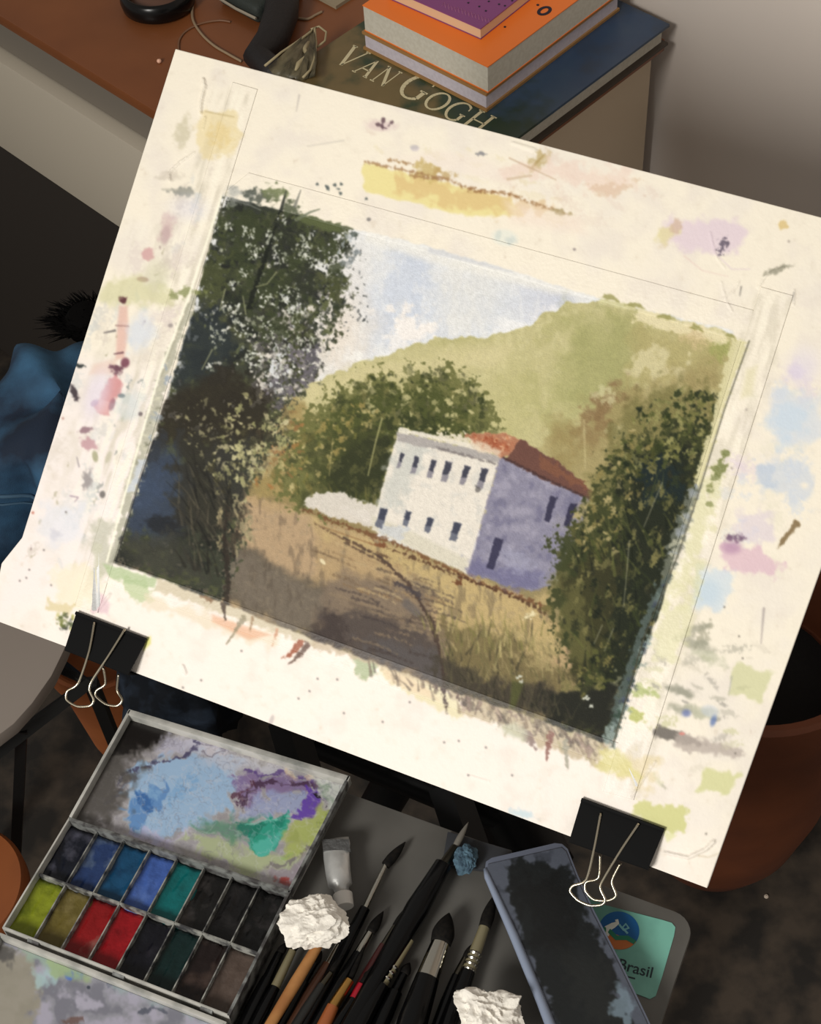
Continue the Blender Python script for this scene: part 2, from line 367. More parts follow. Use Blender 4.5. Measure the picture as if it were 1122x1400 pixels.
    ell(1069, 308, 9, 4.5, .15, (216, 190, 130), .85, .4, .4, N6); ell(1062, 369, 15, 4, -.42, (150, 146, 128), .85, .4, .3, N6)
    stroke([(1013, 392), (1011, 404)], 1.2, .8, (130, 126, 120), .8); stroke([(1085, 400), (1083, 412)], 1, .6, (150, 146, 140), .7); ell(785, 341, 2.2, 2, 0, (140, 130, 130), .8)
    # blue-grey dots under the top edge
    ell(681, 322, 4, 7, .3, (186, 192, 186), .8); ell(697, 328, 7, 5.5, 0, (176, 184, 184), .8, .4, .2, N6); ell(690, 325, 18, 11, .2, (220, 226, 218), .6)
    for (x, y) in [(433, 252), (446, 255), (457, 253), (462, 258), (467, 252), (465, 264), (501, 272), (448, 258)]: ell(x, y, 2.2, 1.8, .5, (74, 84, 84), .85, .4, .3, N3)
    ell(504, 300, 3, 2.6, 0, (120, 116, 116), .8)
    # right margin
    ell(1090, 508, 16, 14, 0, (212, 200, 222), .8, .7, .2, N12); poly([(1060, 540), (1122, 540), (1126, 600), (1075, 610), (1052, 580)], (204, 212, 224), .7, 12, 6, N25)
    ell(1078, 580, 20, 26, .4, (196, 212, 228), .7, .7, .3, N12); ell(1100, 500, 20, 22, 0, (220, 212, 226), .6, .8)
    poly([(1040, 625), (1110, 635), (1105, 690), (1040, 672)], (196, 206, 222), .62, 9, 5, N12); poly([(1036, 632), (1060, 636), (1056, 668), (1034, 662)], (170, 188, 214), .4, 5, 4, N12)
    poly([(1010, 700), (1060, 706), (1058, 740), (1010, 735)], (214, 202, 216), .6, 8, 4, N12)
    poly([(985, 742), (1040, 752), (1072, 770), (1058, 790), (990, 776)], (216, 182, 196), .78, 4, 3, N12)
    ell(1003, 736, 11, 5, .1, (104, 76, 104), .88, .5, .35, N6); ell(1000, 748, 13, 9, 0, (176, 136, 166), .7, .6)
    stroke([(1062, 750), (1074, 735), (1088, 716)], 1.5, 4.6, (128, 106, 70), .92, 1.1, 1, N6)
    poly([(952, 778), (1002, 786), (990, 832), (950, 832)], (204, 216, 226), .8, 6, 4, N12); ell(968, 810, 17, 18, .2, (186, 206, 222), .55, .6)
    poly([(952, 855), (972, 850), (964, 880), (948, 890)], (168, 164, 144), .8, 4, 3, N6); stroke([(940, 862), (968, 856)], 5, 3, (140, 140, 122), .6, 2.5)
    for i, (x, y, g) in enumerate([(955, 880, 150), (968, 900, 190), (930, 945, 132), (935, 970, 150), (960, 975, 190)]):
        ell(x, y, 22, 7, .25, (g, g, g*.88), .75, .6, .35, N12)
    stroke([(902, 1000), (960, 1018)], 8, 3, (104, 98, 92), .9, 2.5, 1.5, N6); stroke([(935, 1015), (1010, 1030)], 12, 6, (178, 166, 158), .8, 4, 2, N6)
    poly([(1005, 905), (1058, 920), (1040, 958), (996, 948)], (204, 204, 158), .8, 3, 2, N12); poly([(965, 1050), (1010, 1060), (1000, 1085), (950, 1082)], (206, 206, 150), .85, 3, 2, N12)
    ell(938, 975, 6, 5, 0, (98, 112, 166), .8, .6); ell(975, 985, 4, 8, .3, (94, 118, 170), .8, .5); ell(970, 972, 12, 8, .2, (190, 200, 214), .5)
    stroke([(1044, 832), (1040, 880)], 1.8, .7, (160, 150, 148), .7, 1.2); stroke([(1000, 925), (996, 950)], 1.2, .6, (170, 170, 160), .7)
    poly([(870, 1095), (940, 1104), (934, 1140), (900, 1136), (862, 1110)], (202, 202, 132), .85, 2.5, 2, N6); poly([(905, 1135), (925, 1142), (912, 1152)], (226, 224, 176), .9, 2)
    ell(932, 1003, 4, 2, 0, (220, 130, 120), .8); poly([(860, 1030), (900, 1040), (886, 1075), (845, 1060)], (222, 206, 166), .7, 8, 5, N12)
    for (x, y) in [(1010, 870), (1015, 900), (1005, 1030), (965, 1140), (990, 830)]: ell(x, y, 1.6, 1.4, 0, (120, 112, 104), .8)
    stroke([(955, 1170), (968, 1172), (985, 1166)], 1, .6, (200, 186, 160), .7)
    # bottom margin drips and dots
    for (x, y) in [(434, 928), (408, 955), (423, 945), (461, 929), (470, 975), (523, 987), (627, 1013), (607, 1015), (640, 1060), (664, 1022), (700, 1060), (250, 940), (275, 930), (560, 960), (330, 890)]:
        ell(x, y, 1.8, 1.5, .3, (120, 112, 112), .75)
    ell(371, 985, 3, 8, .3, (190, 180, 178), .7); ell(713, 1112, 14, 5, .3, (186, 210, 222), .7, .6, .3, N6)
    poly([(165, 785), (200, 795), (212, 822), (190, 824), (172, 812)], (190, 202, 160), .85, 3, 2, N6)
    poly([(140, 770), (215, 792), (212, 806), (150, 790)], (172, 190, 144), .8, 2, 1, N6)
    poly([(215, 790), (330, 830), (440, 875), (430, 884), (330, 848), (212, 806)], (204, 192, 166), .85, 2.5, 1.5, N6)
    poly([(200, 815), (300, 845), (380, 870), (376, 888), (280, 858), (196, 826)], (228, 214, 190), .7, 5, 3, N12)
    ell(283, 815, 11, 6, .3, (120, 88, 60), .8, .5, .4, N6); poly([(290, 840), (370, 868), (340, 875), (290, 850)], (224, 172, 140), .7, 3)
    for q, w, c in [([(333, 845), (322, 862), (310, 880)], 4, (150, 140, 116)), ([(305, 826), (308, 848)], 4, (64, 48, 36)), ([(410, 880), (396, 895), (385, 900)], 5, (150, 78, 52)), ([(420, 882), (405, 900), (394, 908)], 4.5, (96, 72, 62)), ([(345, 845), (342, 862)], 2, (150, 120, 90)), ([(378, 862), (372, 885)], 2, (200, 150, 120))]:
        stroke(q, w, .6, c, .85, 1.2, .8, N3)
    poly([(482, 895), (520, 905), (512, 922), (500, 932), (486, 920)], (168, 180, 142), .85, 2.5, 1.5, N6)
    poly([(515, 905), (600, 935), (640, 975), (625, 985), (570, 955), (522, 925)], (226, 216, 178), .85, 3, 1.5, N6)
    poly([(520, 912), (560, 925), (590, 945), (600, 958), (560, 945), (530, 930)], (228, 198, 168), .5, 4)
    poly([(430, 872), (520, 900), (600, 925), (700, 960), (698, 985), (600, 940), (500, 905), (425, 884)], (194, 176, 150), .8, 2.5, 1.5, N6)
    # tape under the picture's lower right: stained
    poly([(600, 930), (720, 965), (835, 1015), (820, 1045), (740, 1020), (640, 975)], (192, 176, 148), .85, 4, 3, N12); dabs([(610, 938), (830, 1012), (815, 1040), (640, 970)], 60, [(120, 106, 92), (150, 130, 120), (164, 140, 132), (96, 86, 76), (176, 166, 130)], 2, 8, 104, (.4, .85), 2.2, 1.3); blades([(480, 905), (835, 1018), (825, 1040), (600, 965), (478, 912)], 60, [(90, 74, 66), (130, 112, 96), (66, 56, 50)], 10, 26, 2.2, 105, .6, .25)
    for q, w, c in [([(604, 925), (607, 950), (611, 972)], 5, (60, 44, 44)), ([(622, 940), (628, 958)], 4, (100, 80, 74)), ([(592, 930), (598, 945)], 4, (80, 60, 60)), ([(720, 1005), (733, 1025)], 7, (140, 120, 116)), ([(752, 1005), (747, 1040)], 4.5, (136, 92, 84)), ([(702, 985), (690, 1005)], 3, (190, 176, 150)), ([(772, 1015), (775, 1050)], 5, (160, 156, 140)), ([(640, 955), (642, 972)], 3, (140, 120, 110))]:
        stroke(q, w, .8, c, .85, 1.5, 1.2, N3)
    ell(700, 1000, 20, 9, .4, (200, 202, 180), .7, .6, .3, N12); poly([(815, 1020), (850, 1030), (880, 1065), (820, 1050)], (214, 206, 140), .8, 5, 3, N12)
    # tape right of the picture: greenish spill
    poly([(955, 640), (985, 640), (960, 760), (945, 820), (905, 830), (930, 760)], (214, 210, 166), .7, 8, 6, N12)
    poly([(905, 830), (945, 835), (925, 905), (885, 905)], (222, 218, 178), .7, 7, 5, N12)
    for (x, y, r) in [(985, 640, 9), (972, 665, 5), (990, 620, 5), (968, 690, 4)]: ell(x, y, r, r*.8, .4, (128, 132, 74), .8, .4, .35, N6)
    poly([(868, 932), (895, 945), (898, 952), (866, 950)], (168, 180, 110), .8, 2.5, 2, N6); poly([(862, 965), (880, 975), (882, 985), (858, 985)], (172, 178, 90), .8, 2.5, 2, N6)
    poly([(1020, 505), (1035, 500), (1028, 540), (1012, 545)], (220, 212, 176), .7, 5)
    # ---- picture --------------------------------------------------------------------
    PA = [(304, 268), (420, 296), (640, 352), (800, 402), (1000, 452), (1008, 466), (983, 560), (938, 700), (900, 840), (862, 940), (838, 1010), (822, 1014), (600, 938), (430, 876), (300, 822), (152, 768), (200, 632), (262, 430)]
    s0, M0 = polymask(PA, 1.6, .8, N12)
    keep = IMG.copy()
    IMG[s0] = (226, 227, 228)
    # sky
    blend(S, sstep(-.4, 1.8, N25+.6*V12), (206, 213, 226), .75)
    ell(550, 385, 34, 70, .5, (196, 206, 226), .75, .8, .25, N25); ell(520, 440, 22, 60, .45, (202, 210, 226), .7, .8, .2, N25); ell(740, 415, 50, 28, .3, (200, 205, 222), .85, .7, .2, N25); ell(690, 410, 40, 40, 0, (214, 219, 228), .6, .8)
    ell(640, 400, 40, 50, .2, (222, 222, 220), .6, .8); ell(462, 470, 38, 60, .3, (228, 219, 208), .85, .8, .2, N25); ell(470, 390, 26, 50, .3, (224, 220, 218), .7, .8)
    ell(455, 450, 24, 40, .3, (230, 216, 202), .6, .8); poly([(500, 312), (760, 388), (830, 405), (760, 402), (600, 362), (500, 330)], (234, 232, 226), .8, 6)
    blend(S, sstep(.3, 2.2, V12), (236, 236, 236), .4)
    ell(556, 452, 27, 22, .1, (240, 234, 230), .95, .5, .5, N12); ell(540, 470, 12, 14, 0, (238, 234, 232), .8, .5, .4, N6); ell(700, 450, 24, 12, -.3, (236, 236, 238), .85, .5, .5, N12); ell(488, 490, 12, 6, 0, (240, 238, 234), .8, .6, .4, N6)
    ell(748, 425, 14, 8, -.4, (236, 234, 236), .7, .6, .4, N6); stroke([(590, 342), (650, 358), (700, 372)], 5, 1, (204, 206, 212), .8, 2)
    # hill
    HL = [(385, 560), (430, 520), (470, 505), (520, 487), (555, 473), (600, 462), (660, 462), (715, 450), (735, 438), (742, 428), (760, 425), (775, 414), (800, 412), (830, 408), (900, 428), (1012, 460), (1010, 600), (900, 840), (600, 700), (380, 680)]
    poly(HL, (196, 188, 132), 1, 1.6, 1.6, N12)
    def hillm(pts, soft=20): 
        s, m = polymask(pts, soft, 6, N25); return s, m
    sH, mH = polymask(HL, 2, 1.6, N12)
    blend(sH, mH*sstep(-.2, 1.8, N25[sH]), (176, 172, 108), .55)
    blend(sH, mH*sstep(.2, 1.6, N6[sH]*.5+N12[sH]*.7), (212, 204, 150), .55)
    blend(sH, mH*sstep(.6, 2.0, N3[sH]), (168, 158, 98), .15); blend(sH, mH*sstep(.9, 2, -N3[sH]), (216, 208, 156), .15)
    poly([(400, 530), (470, 512), (520, 492), (700, 470), (690, 500), (500, 520), (400, 570)], (214, 202, 150), .6, 10, 4, N25)
    poly([(790, 430), (900, 440), (860, 560), (770, 590), (750, 520)], (172, 170, 106), .7, 26, 8, N25); ell(830, 500, 40, 60, .3, (160, 160, 98), .5, .7, .3, N25)
    poly([(870, 440), (1000, 466), (985, 540), (860, 520)], (178, 166, 106), .8, 14, 6, N25); ell(895, 500, 26, 20, 0, (214, 204, 156), .8, .6, .5, N12); ell(985, 478, 16, 14, 0, (160, 166, 88), .75, .5, .3, N6)
    poly([(770, 590), (850, 540), (980, 500), (985, 560), (900, 620), (800, 680), (740, 640)], (158, 140, 88), .75, 24, 8, N25)
    ell(822, 560, 34, 16, -.7, (134, 100, 66), .7, .6, .4, N12); ell(805, 590, 30, 20, -.5, (140, 112, 70), .6, .7, .4, N12); ell(770, 600, 26, 30, 0, (156, 138, 82), .6, .7, .3, N12)
    ell(700, 560, 30, 60, .2, (190, 184, 122), .6, .8); stroke([(798, 575), (800, 640)], 1.6, 1, (200, 186, 132), .5, 1.2)
    ell(826, 540, 12, 9, 0, (206, 200, 150), .7, .6, .4, N6); ell(845, 590, 12, 8, 0, (200, 190, 140), .7, .6, .4, N6)
    poly([(820, 402), (870, 402), (895, 418), (880, 424), (816, 416)], (214, 210, 158), .7, 3, 1.5, N6)
    poly([(868, 420), (1000, 456), (990, 470), (930, 458), (868, 440)], (232, 220, 176), .9, 3, 2, N6); ell(950, 462, 18, 12, .2, (214, 190, 140), .7, .6, .3, N6)
    # field and ground
    poly([(395, 690), (640, 780), (760, 800), (800, 700), (990, 560), (838, 1016), (600, 945), (150, 775), (300, 640)], (150, 134, 90), 1, 3)
    poly([(760, 760), (850, 640), (990, 560), (838, 1016), (760, 990)], (84, 84, 48), 1, 8, 4, N12)
    poly([(310, 640), (400, 660), (520, 725), (500, 745), (380, 712), (310, 690)], (150, 130, 84), 1, 3)
    poly([(150, 775), (240, 640), (330, 640), (300, 830)], (60, 58, 50), 1, 6)
    FD = [(318, 668), (395, 690), (440, 712), (540, 748), (640, 786), (750, 830), (790, 900), (840, 1010), (600, 940), (400, 860), (150, 775), (230, 700)]
    poly(FD, (182, 152, 108), 1, 3, 2, N12)
    poly([(400, 700), (540, 748), (640, 786), (750, 826), (780, 900), (700, 900), (600, 850), (560, 790), (470, 740)], (196, 170, 112), .9, 10, 5, N25)
    poly([(330, 690), (420, 705), (440, 790), (400, 800), (320, 760)], (182, 152, 116), .9, 8, 4, N25)
    # dark lower ground left
    poly([(150, 768), (170, 720), (250, 700), (330, 740), (400, 780), (460, 800), (460, 870), (440, 880), (300, 825)], (100, 90, 76), .97, 10, 5, N25)
    poly([(320, 752), (420, 795), (452, 812), (448, 850), (400, 862), (330, 830), (300, 780)], (118, 106, 92), .8, 12, 4, N25)
    poly([(150, 768), (185, 700), (260, 690), (310, 740), (300, 820)], (78, 72, 60), .9, 14, 5, N25); ell(245, 770, 45, 22, .35, (88, 84, 66), .6, .7, .4, N12)
    sG, mG = polymask(FD, 3); blend(sG, mG*sstep(.2, 2, V12[sG]), (86, 74, 62), .4); blend(sG, mG*sstep(.5, 2, N6[sG]), (150, 134, 110), .25)
    # track (brown-purple) in the middle foreground
    poly([(440, 790), (520, 790), (580, 800), (612, 880), (620, 945), (430, 876)], (128, 110, 92), .9, 10, 5, N25)
    poly([(450, 830), (540, 845), (600, 880), (618, 940), (520, 910), (430, 876)], (82, 72, 68), .92, 9, 5, N12)
    poly([(480, 868), (600, 890), (612, 935), (520, 905)], (90, 86, 88), .6, 8, 4, N12)
    poly([(415, 868), (450, 835), (466, 838), (475, 884), (430, 880)], (62, 52, 50), .6, 9, 4, N6)
    rs = np.random.RandomState(3)
    for i in range(46):
        x = 450+rs.rand()*140; y = 775+rs.rand()*120; L = 15+rs.rand()*45
        stroke([(x, y), (x+L*.5, y+L*.12), (x+L, y+L*.33)], 1+rs.rand()*2.2, .5, [(66, 54, 50), (150, 126, 96), (58, 50, 52), (104, 88, 76), (140, 120, 94)][rs.randint(5)], .5, 1.2, 1, N3)
    for i in range(34):
        x = 420+rs.rand()*170; y = 735+rs.rand()*60+.2*(x-420); L = 15+rs.rand()*40
        stroke([(x, y), (x+L*.5, y+L*.18), (x+L, y+L*.42)], .8+rs.rand()*1.3, .4, [(134, 106, 74), (196, 170, 122), (110, 88, 64), (150, 120, 84)][rs.randint(4)], .5, 1, .8, N3)
    stroke([(470, 735), (520, 762), (560, 800), (590, 850), (604, 900), (612, 968)], 1.4, 3.6, (70, 54, 48), .85, 1.2, 1, N3)
    stroke([(430, 715), (470, 738), (530, 762)], 1.2, .8, (110, 84, 60), .8, 1, .8, N3); stroke([(543, 798), (560, 806), (575, 815)], 3, 4, (72, 64, 68), .85, 1.5, 1.5, N3)
    stroke([(555, 825), (570, 838)], 6, 5, (96, 92, 94), .6, 3)
    stroke([(415, 697), (470, 718), (540, 742), (600, 770), (650, 795), (752, 832)], 1.8, 2.6, (118, 76, 46), .85, 1.4, 1.8, N3)
    stroke([(520, 745), (620, 785), (700, 815), (745, 838)], 1.2, 1.8, (84, 56, 38), .8, 1.2, 1.5, N3); stroke([(440, 720), (520, 748)], 1, 1, (150, 110, 70), .7); stroke([(470, 742), (530, 772), (558, 800)], 1, 1.6, (90, 70, 56), .8, 1, .8, N3)
    ell(628, 796, 6, 4, 0, (112, 66, 38), .9, .4, .4, N3); ell(520, 745, 9, 3, .2, (130, 78, 46), .8, .4, .4, N3); ell(441, 768, 5, 2.5, .8, (236, 222, 178), .9); ell(725, 842, 7, 4, -.4, (232, 220, 176), .85, .4, .4, N3)
    # fields' grass, foreground centre-right
    poly([(600, 850), (700, 870), (800, 930), (838, 1012), (620, 945)], (112, 100, 62), .85, 12, 6, N12)
    poly([(640, 930), (760, 940), (838, 990), (825, 1014), (620, 945), (600, 900)], (74, 64, 52), .85, 9, 4, N12)
    blades([(600, 880), (700, 860), (780, 900), (830, 1000), (700, 975), (612, 940)], 260, [(84, 80, 48), (128, 118, 72), (170, 152, 104), (60, 56, 42), (150, 136, 88), (104, 102, 60)], 8, 30, 1.5, 31, .6, .12)
    blades([(560, 850), (700, 850), (780, 880), (700, 900), (610, 890)], 90, [(196, 178, 118), (150, 140, 80), (120, 116, 60)], 10, 28, 1.3, 32, .6, .1)
    ell(750, 880, 30, 14, .2, (184, 164, 108), .5, .7, .5, N6); ell(735, 905, 20, 12, 0, (186, 164, 110), .5, .6, .5, N6)
    # shrubs and trees on the middle ground
    MT = [(392, 688), (378, 640), (398, 590), (424, 556), (462, 530), (500, 520), (520, 508), (545, 520), (560, 505), (590, 516), (612, 505), (640, 520), (660, 540), (680, 560), (678, 600), (640, 600), (545, 592), (520, 650), (512, 690), (440, 700)]
    poly([(330, 585), (400, 540), (430, 560), (420, 640), (400, 690), (330, 668), (312, 640)], (160, 138, 82), .9, 9, 5, N12)
    poly(MT, (106, 108, 56), .93, 5, 9, N6)
    poly([(440, 590), (480, 545), (530, 530), (600, 530), (640, 560), (640, 592), (545, 590), (515, 690), (440, 690)], (72, 80, 36), .85, 8, 7, N6)
    poly([(450, 640), (480, 610), (530, 590), (545, 600), (520, 680), (460, 678)], (38, 44, 28), .92, 7, 4, N12); ell(560, 578, 46, 12, .2, (50, 58, 30), .8, .5, .4, N6)
    dabs(MT, 260, [(62, 68, 36), (92, 94, 50), (118, 114, 62), (50, 56, 32), (136, 130, 78)], 1.5, 7, 41, (.35, .75))
    poly([(425, 610), (500, 580), (545, 592), (515, 692), (420, 690)], (62, 66, 36), .55, 12, 6, N12)
    dabs([(480, 520), (620, 500), (670, 540), (660, 570), (500, 570)], 150, [(54, 62, 30), (76, 82, 40), (190, 182, 126), (98, 98, 62)], 1.2, 5, 42)
    dabs([(395, 600), (450, 560), (500, 540), (520, 560), (440, 660), (400, 680)], 100, [(150, 132, 70), (112, 110, 50), (176, 160, 98), (90, 88, 44)], 1.5, 5, 43)
    stroke([(522, 572), (512, 610), (503, 650)], 1.3, .8, (168, 164, 104), .8, .9); stroke([(455, 600), (450, 650)], 1, .8, (158, 146, 88), .6, 1)
    dabs([(335, 590), (400, 560), (430, 600), (400, 680), (340, 660)], 90, [(176, 152, 92), (140, 104, 58), (120, 108, 56), (196, 180, 120), (168, 116, 62)], 1.5, 5, 44)
    ell(372, 612, 16, 9, .3, (176, 118, 68), .7, .5, .4, N6); stroke([(372, 620), (358, 655)], 1, 1, (190, 168, 118), .7)
    blades([(400, 660), (520, 680), (510, 700), (410, 690)], 40, [(72, 76, 34), (120, 112, 56)], 8, 22, 1.2, 45, .6, .2)
    # white wall left of the house
    poly([(415, 690), (422, 678), (440, 672), (470, 674), (486, 684), (514, 690), (518, 722), (470, 712), (430, 698)], (216, 208, 198), .96, 1.8, 1.5, N6); blend(box(440, 690, 515, 722), sstep(.2, 1.4, N12[box(440, 690, 515, 722)])*sstep(0, 1, .2*(YY[box(440, 690, 515, 722)]-700)), (190, 186, 184), 0)
    # house
    FA = [(544, 590), (683, 625), (638, 784), (508, 724), (524, 660)]
    poly(FA, (228, 220, 208), 1, 1.2, .5, N6)
    sF, mF = polymask(FA, 1.2); blend(sF, mF*sstep(.2, 2, N12[sF]), (206, 204, 198), .6)
    poly([(540, 605), (580, 612), (570, 650), (545, 690), (520, 690)], (196, 198, 192), .75, 7, 4, N12); poly([(508, 705), (560, 725), (640, 765), (638, 784), (508, 724)], (208, 202, 180), .7, 4); poly([(520, 715), (556, 722), (552, 740), (520, 730)], (196, 200, 206), .8, 3, 2, N6)
    poly([(542, 590), (684, 622), (682, 634), (600, 615), (543, 604)], (168, 162, 160), .95, 1.4, .8, N6); poly([(560, 588), (680, 614), (682, 622), (556, 592)], (230, 222, 208), .95, 1.2, .6, N6)
    stroke([(598, 612), (676, 634)], 1.8, 1.2, (120, 112, 112), .8, 1, .8, N3)
    stroke([(548, 588), (556, 590)], 4, 4, (232, 226, 212), .9); stroke([(600, 596), (640, 600)], 4.5, 5, (224, 214, 192), .9, 1.4, 2.5, N3)
    SD = [(684, 624), (808, 678), (792, 730), (768, 770), (752, 800), (730, 808), (690, 800), (640, 782)]
    poly(SD, (136, 133, 158), 1, 1.5, 1, N6); sS, mS = polymask(SD, 1.5)
    blend(sS, mS*sstep(.1, 2, N12[sS]+.4*N25[sS]), (160, 156, 178), .75); blend(sS, mS*sstep(.4, 2, -N12[sS]), (108, 106, 138), .6)
    poly([(640, 760), (670, 775), (740, 785), (736, 806), (690, 800), (640, 782)], (98, 96, 142), .6, 6, 4, N12); ell(705, 765, 30, 14, .4, (156, 156, 184), .6, .7, .3, N6); ell(770, 720, 12, 16, .3, (150, 146, 160), .6, .6, .3, N6); poly([(786, 690), (806, 682), (790, 726)], (150, 140, 136), .7, 4)
    poly([(636, 596), (660, 590), (690, 592), (712, 602), (700, 622), (683, 626), (660, 614)], (186, 120, 88), .97, 1.6, 1.2, N6)
    poly([(636, 600), (664, 604), (684, 618), (682, 626), (652, 614)], (226, 206, 180), .8, 2.5, 1.5, N6); ell(676, 606, 22, 5, .25, (176, 84, 50), .6, .6, .4, N6)
    poly([(712, 600), (740, 618), (770, 636), (815, 676), (806, 682), (740, 654), (690, 628), (700, 618)], (112, 72, 62), 1, 1.3, .9, N6)
    poly([(740, 622), (800, 662), (812, 674), (780, 660), (740, 640)], (138, 86, 60), .7, 2.5, 2, N6); stroke([(688, 626), (740, 652), (806, 682)], 2, 1.6, (70, 46, 46), .85, 1.2, .7, N3)
    dabs([(640, 596), (700, 596), (700, 616), (670, 614)], 36, [(214, 140, 96), (160, 74, 44), (224, 176, 136)], 1, 3, 51)
    def win(x, y, w, h, c, k=-.3, a=.9):
        poly([(x-k*h/2-w/2, y-h/2-w*.13), (x-k*h/2+w/2, y-h/2+w*.13), (x+k*h/2+w*.42, y+h/2+w*.12), (x+k*h/2-w*.42, y+h/2-w*.12)], c, a, 1.0, .5, N3)
    for x, y, w, h in [(547, 628, 5.5, 17), (567, 634, 6.5, 20), (590, 639, 8, 22), (610, 643, 9.5, 24), (635, 648, 9, 23), (659, 652, 9.5, 24)]:
        win(x, y+2, w, h+3, (132, 128, 142)); win(x+1.4, y-2.5, w*.9, h*.68, (58, 60, 76)); 
    for x, y, w, h in [(521, 708, 11, 26), (556, 709, 8, 20), (586, 718, 9, 20), (622, 727, 11, 24)]:
        win(x, y, w, h, (92, 98, 118)); win(x+h*.07, y-h*.2, w*.86, h*.55, (58, 62, 82), a=.85)
    win(676, 757, 12, 42, (50, 48, 78), -.32); win(752, 696, 9.5, 34, (48, 46, 74), -.3); win(779, 704, 9.5, 32, (44, 42, 70), -.32)
    ell(653, 668, 3.5, 3.5, 0, (88, 84, 84), .7, .4, .4, N3); stroke([(683, 626), (639, 782)], 1, 1, (170, 160, 170), .5)
    # right-hand trees
    RT = [(756, 742), (790, 715), (805, 690), (822, 660), (840, 620), (866, 604), (895, 588), (925, 578), (955, 582), (980, 580), (972, 605), (950, 660), (938, 700), (922, 760), (898, 840), (866, 930), (836, 1010), (760, 992), (790, 930), (770, 880), (752, 820), (770, 790)]
    poly([(800, 700), (850, 560), (900, 530), (985, 540), (930, 720), (800, 840), (750, 830)], (120, 114, 62), .75, 14, 9, N12)
    poly(RT, (62, 68, 36), .95, 6, 9, N6)
    poly([(850, 660), (880, 620), (920, 610), (960, 610), (938, 700), (900, 840), (838, 1008), (800, 985), (830, 880), (810, 780), (850, 720)], (34, 40, 28), .93, 9, 6, N12)
    poly([(870, 640), (900, 620), (940, 640), (925, 690), (880, 690)], (28, 42, 44), .85, 8, 5, N12)
    poly([(770, 790), (830, 740), (850, 780), (830, 900), (790, 930), (765, 850)], (62, 60, 34), .8, 9, 6, N12)
    poly([(750, 830), (790, 800), (800, 860), (812, 900), (780, 900)], (112, 108, 58), .6, 8, 5, N12)
    dabs(RT, 420, [(30, 36, 24), (52, 60, 32), (88, 88, 48), (44, 46, 32), (122, 116, 66)], 1.5, 7, 61, ang=1.8, el=1.8)
    dabs([(830, 620), (870, 560), (925, 530), (985, 545), (975, 610), (900, 640), (840, 660)], 230, [(44, 54, 24), (84, 90, 42), (150, 146, 86), (122, 120, 62), (30, 40, 24)], 1.4, 6, 62)
    dabs([(780, 720), (830, 620), (880, 570), (900, 620), (840, 760), (790, 780)], 130, [(140, 126, 70), (96, 94, 46), (176, 160, 104), (70, 72, 34)], 1.4, 5, 63)
    blades([(790, 760), (930, 640), (930, 720), (860, 930), (800, 960)], 70, [(26, 32, 18), (72, 82, 36), (104, 108, 52), (18, 24, 18)], 16, 50, 1.6, 64, .6, .25)
    for q in [[(860, 740), (856, 790), (852, 830)], [(838, 860), (826, 890)], [(905, 660), (880, 720)], [(823, 855), (812, 880)]]: stroke(q, .9, .7, (150, 148, 120), .55, .9)
    dabs([(790, 900), (840, 870), (835, 950), (790, 960)], 30, [(128, 118, 62), (90, 92, 44)], 2, 6, 65); ell(776, 945, 8, 14, .2, (140, 128, 78), .75, .5, .5, N6); ell(842, 948, 6, 20, .2, (150, 148, 112), .6, .5, .5, N6)
    poly([(600, 905), (680, 930), (780, 945), (850, 950), (836, 1012), (740, 985), (620, 945)], (66, 60, 50), .75, 14, 7, N12); poly([(750, 950), (800, 945), (850, 940), (836, 1012), (760, 992), (735, 975)], (34, 36, 30), .85, 12, 7, N12)
    blades([(600, 915), (740, 950), (800, 990), (700, 975), (612, 945)], 90, [(46, 44, 34), (90, 84, 60), (70, 64, 50)], 10, 30, 1.4, 66, .6, .1)
    for x, y in [(709, 925), (712, 932), (803, 956), (808, 965), (800, 954)]: ell(x, y, 4, 1.8, -.5, (206, 210, 196), .9, .4, .4, N3)
    poly([(700, 930), (716, 935), (704, 968), (696, 968)], (86, 92, 44), .7, 3)
    for (x, y, r) in [(975, 560, 6), (980, 565, 7), (926, 538, 5), (922, 552, 6), (963, 545, 4)]: ell(x, y, r*.8, r, .4, (48, 58, 30), .9, .4, .4, N6)
    # ---- left tree
    LT = [(302, 268), (330, 262), (372, 272), (420, 288), (468, 302), (478, 322), (462, 345), (470, 380), (476, 408), (462, 430), (452, 470), (446, 500), (430, 520), (410, 540), (395, 560), (392, 610), (370, 620), (350, 650), (330, 680), (335, 720), (322, 780), (300, 820), (152, 768), (200, 632), (262, 430)]
    sL, mL = polymask(LT, 7, 7, N6)
    edge = polymask([(302, 268), (372, 272), (410, 300), (400, 350), (370, 420), (360, 480), (350, 540), (320, 620), (300, 700), (300, 820), (152, 768), (200, 632), (262, 430)], 26, 6, N12)
    E = np.zeros((PH, PW), np.float32); E[edge[0]] = edge[1]
    hole = sstep(.5, .9, N6[sL]*.55+N12[sL]*.95-E[sL]*1.5+.28)              # the gaps between the leaf clumps
    mm = mL*(1-hole)
    blend(sL, mL*.6*(1-hole*.6), (150, 152, 140), .4)
    blend(sL, mm, (58, 62, 48), .97)
    blend(sL, mm*sstep(-.1, 1.0, N12[sL]+.3*N25[sL]), (38, 42, 34), .9); blend(sL, mm*sstep(.3, 1.3, -N12[sL]+.5*N25[sL]), (82, 86, 54), .8)
    blend(sL, mm*sstep(0, 1, N25[sL])*E[sL], (34, 36, 36), .6)
    CL = [(52, 56, 40), (40, 44, 34), (70, 76, 46), (84, 88, 56), (46, 48, 46)]
    dabs([(400, 290), (466, 306), (474, 340), (450, 352), (400, 330)], 34, CL, 3, 11, 91, (.7, .95), 2.2)
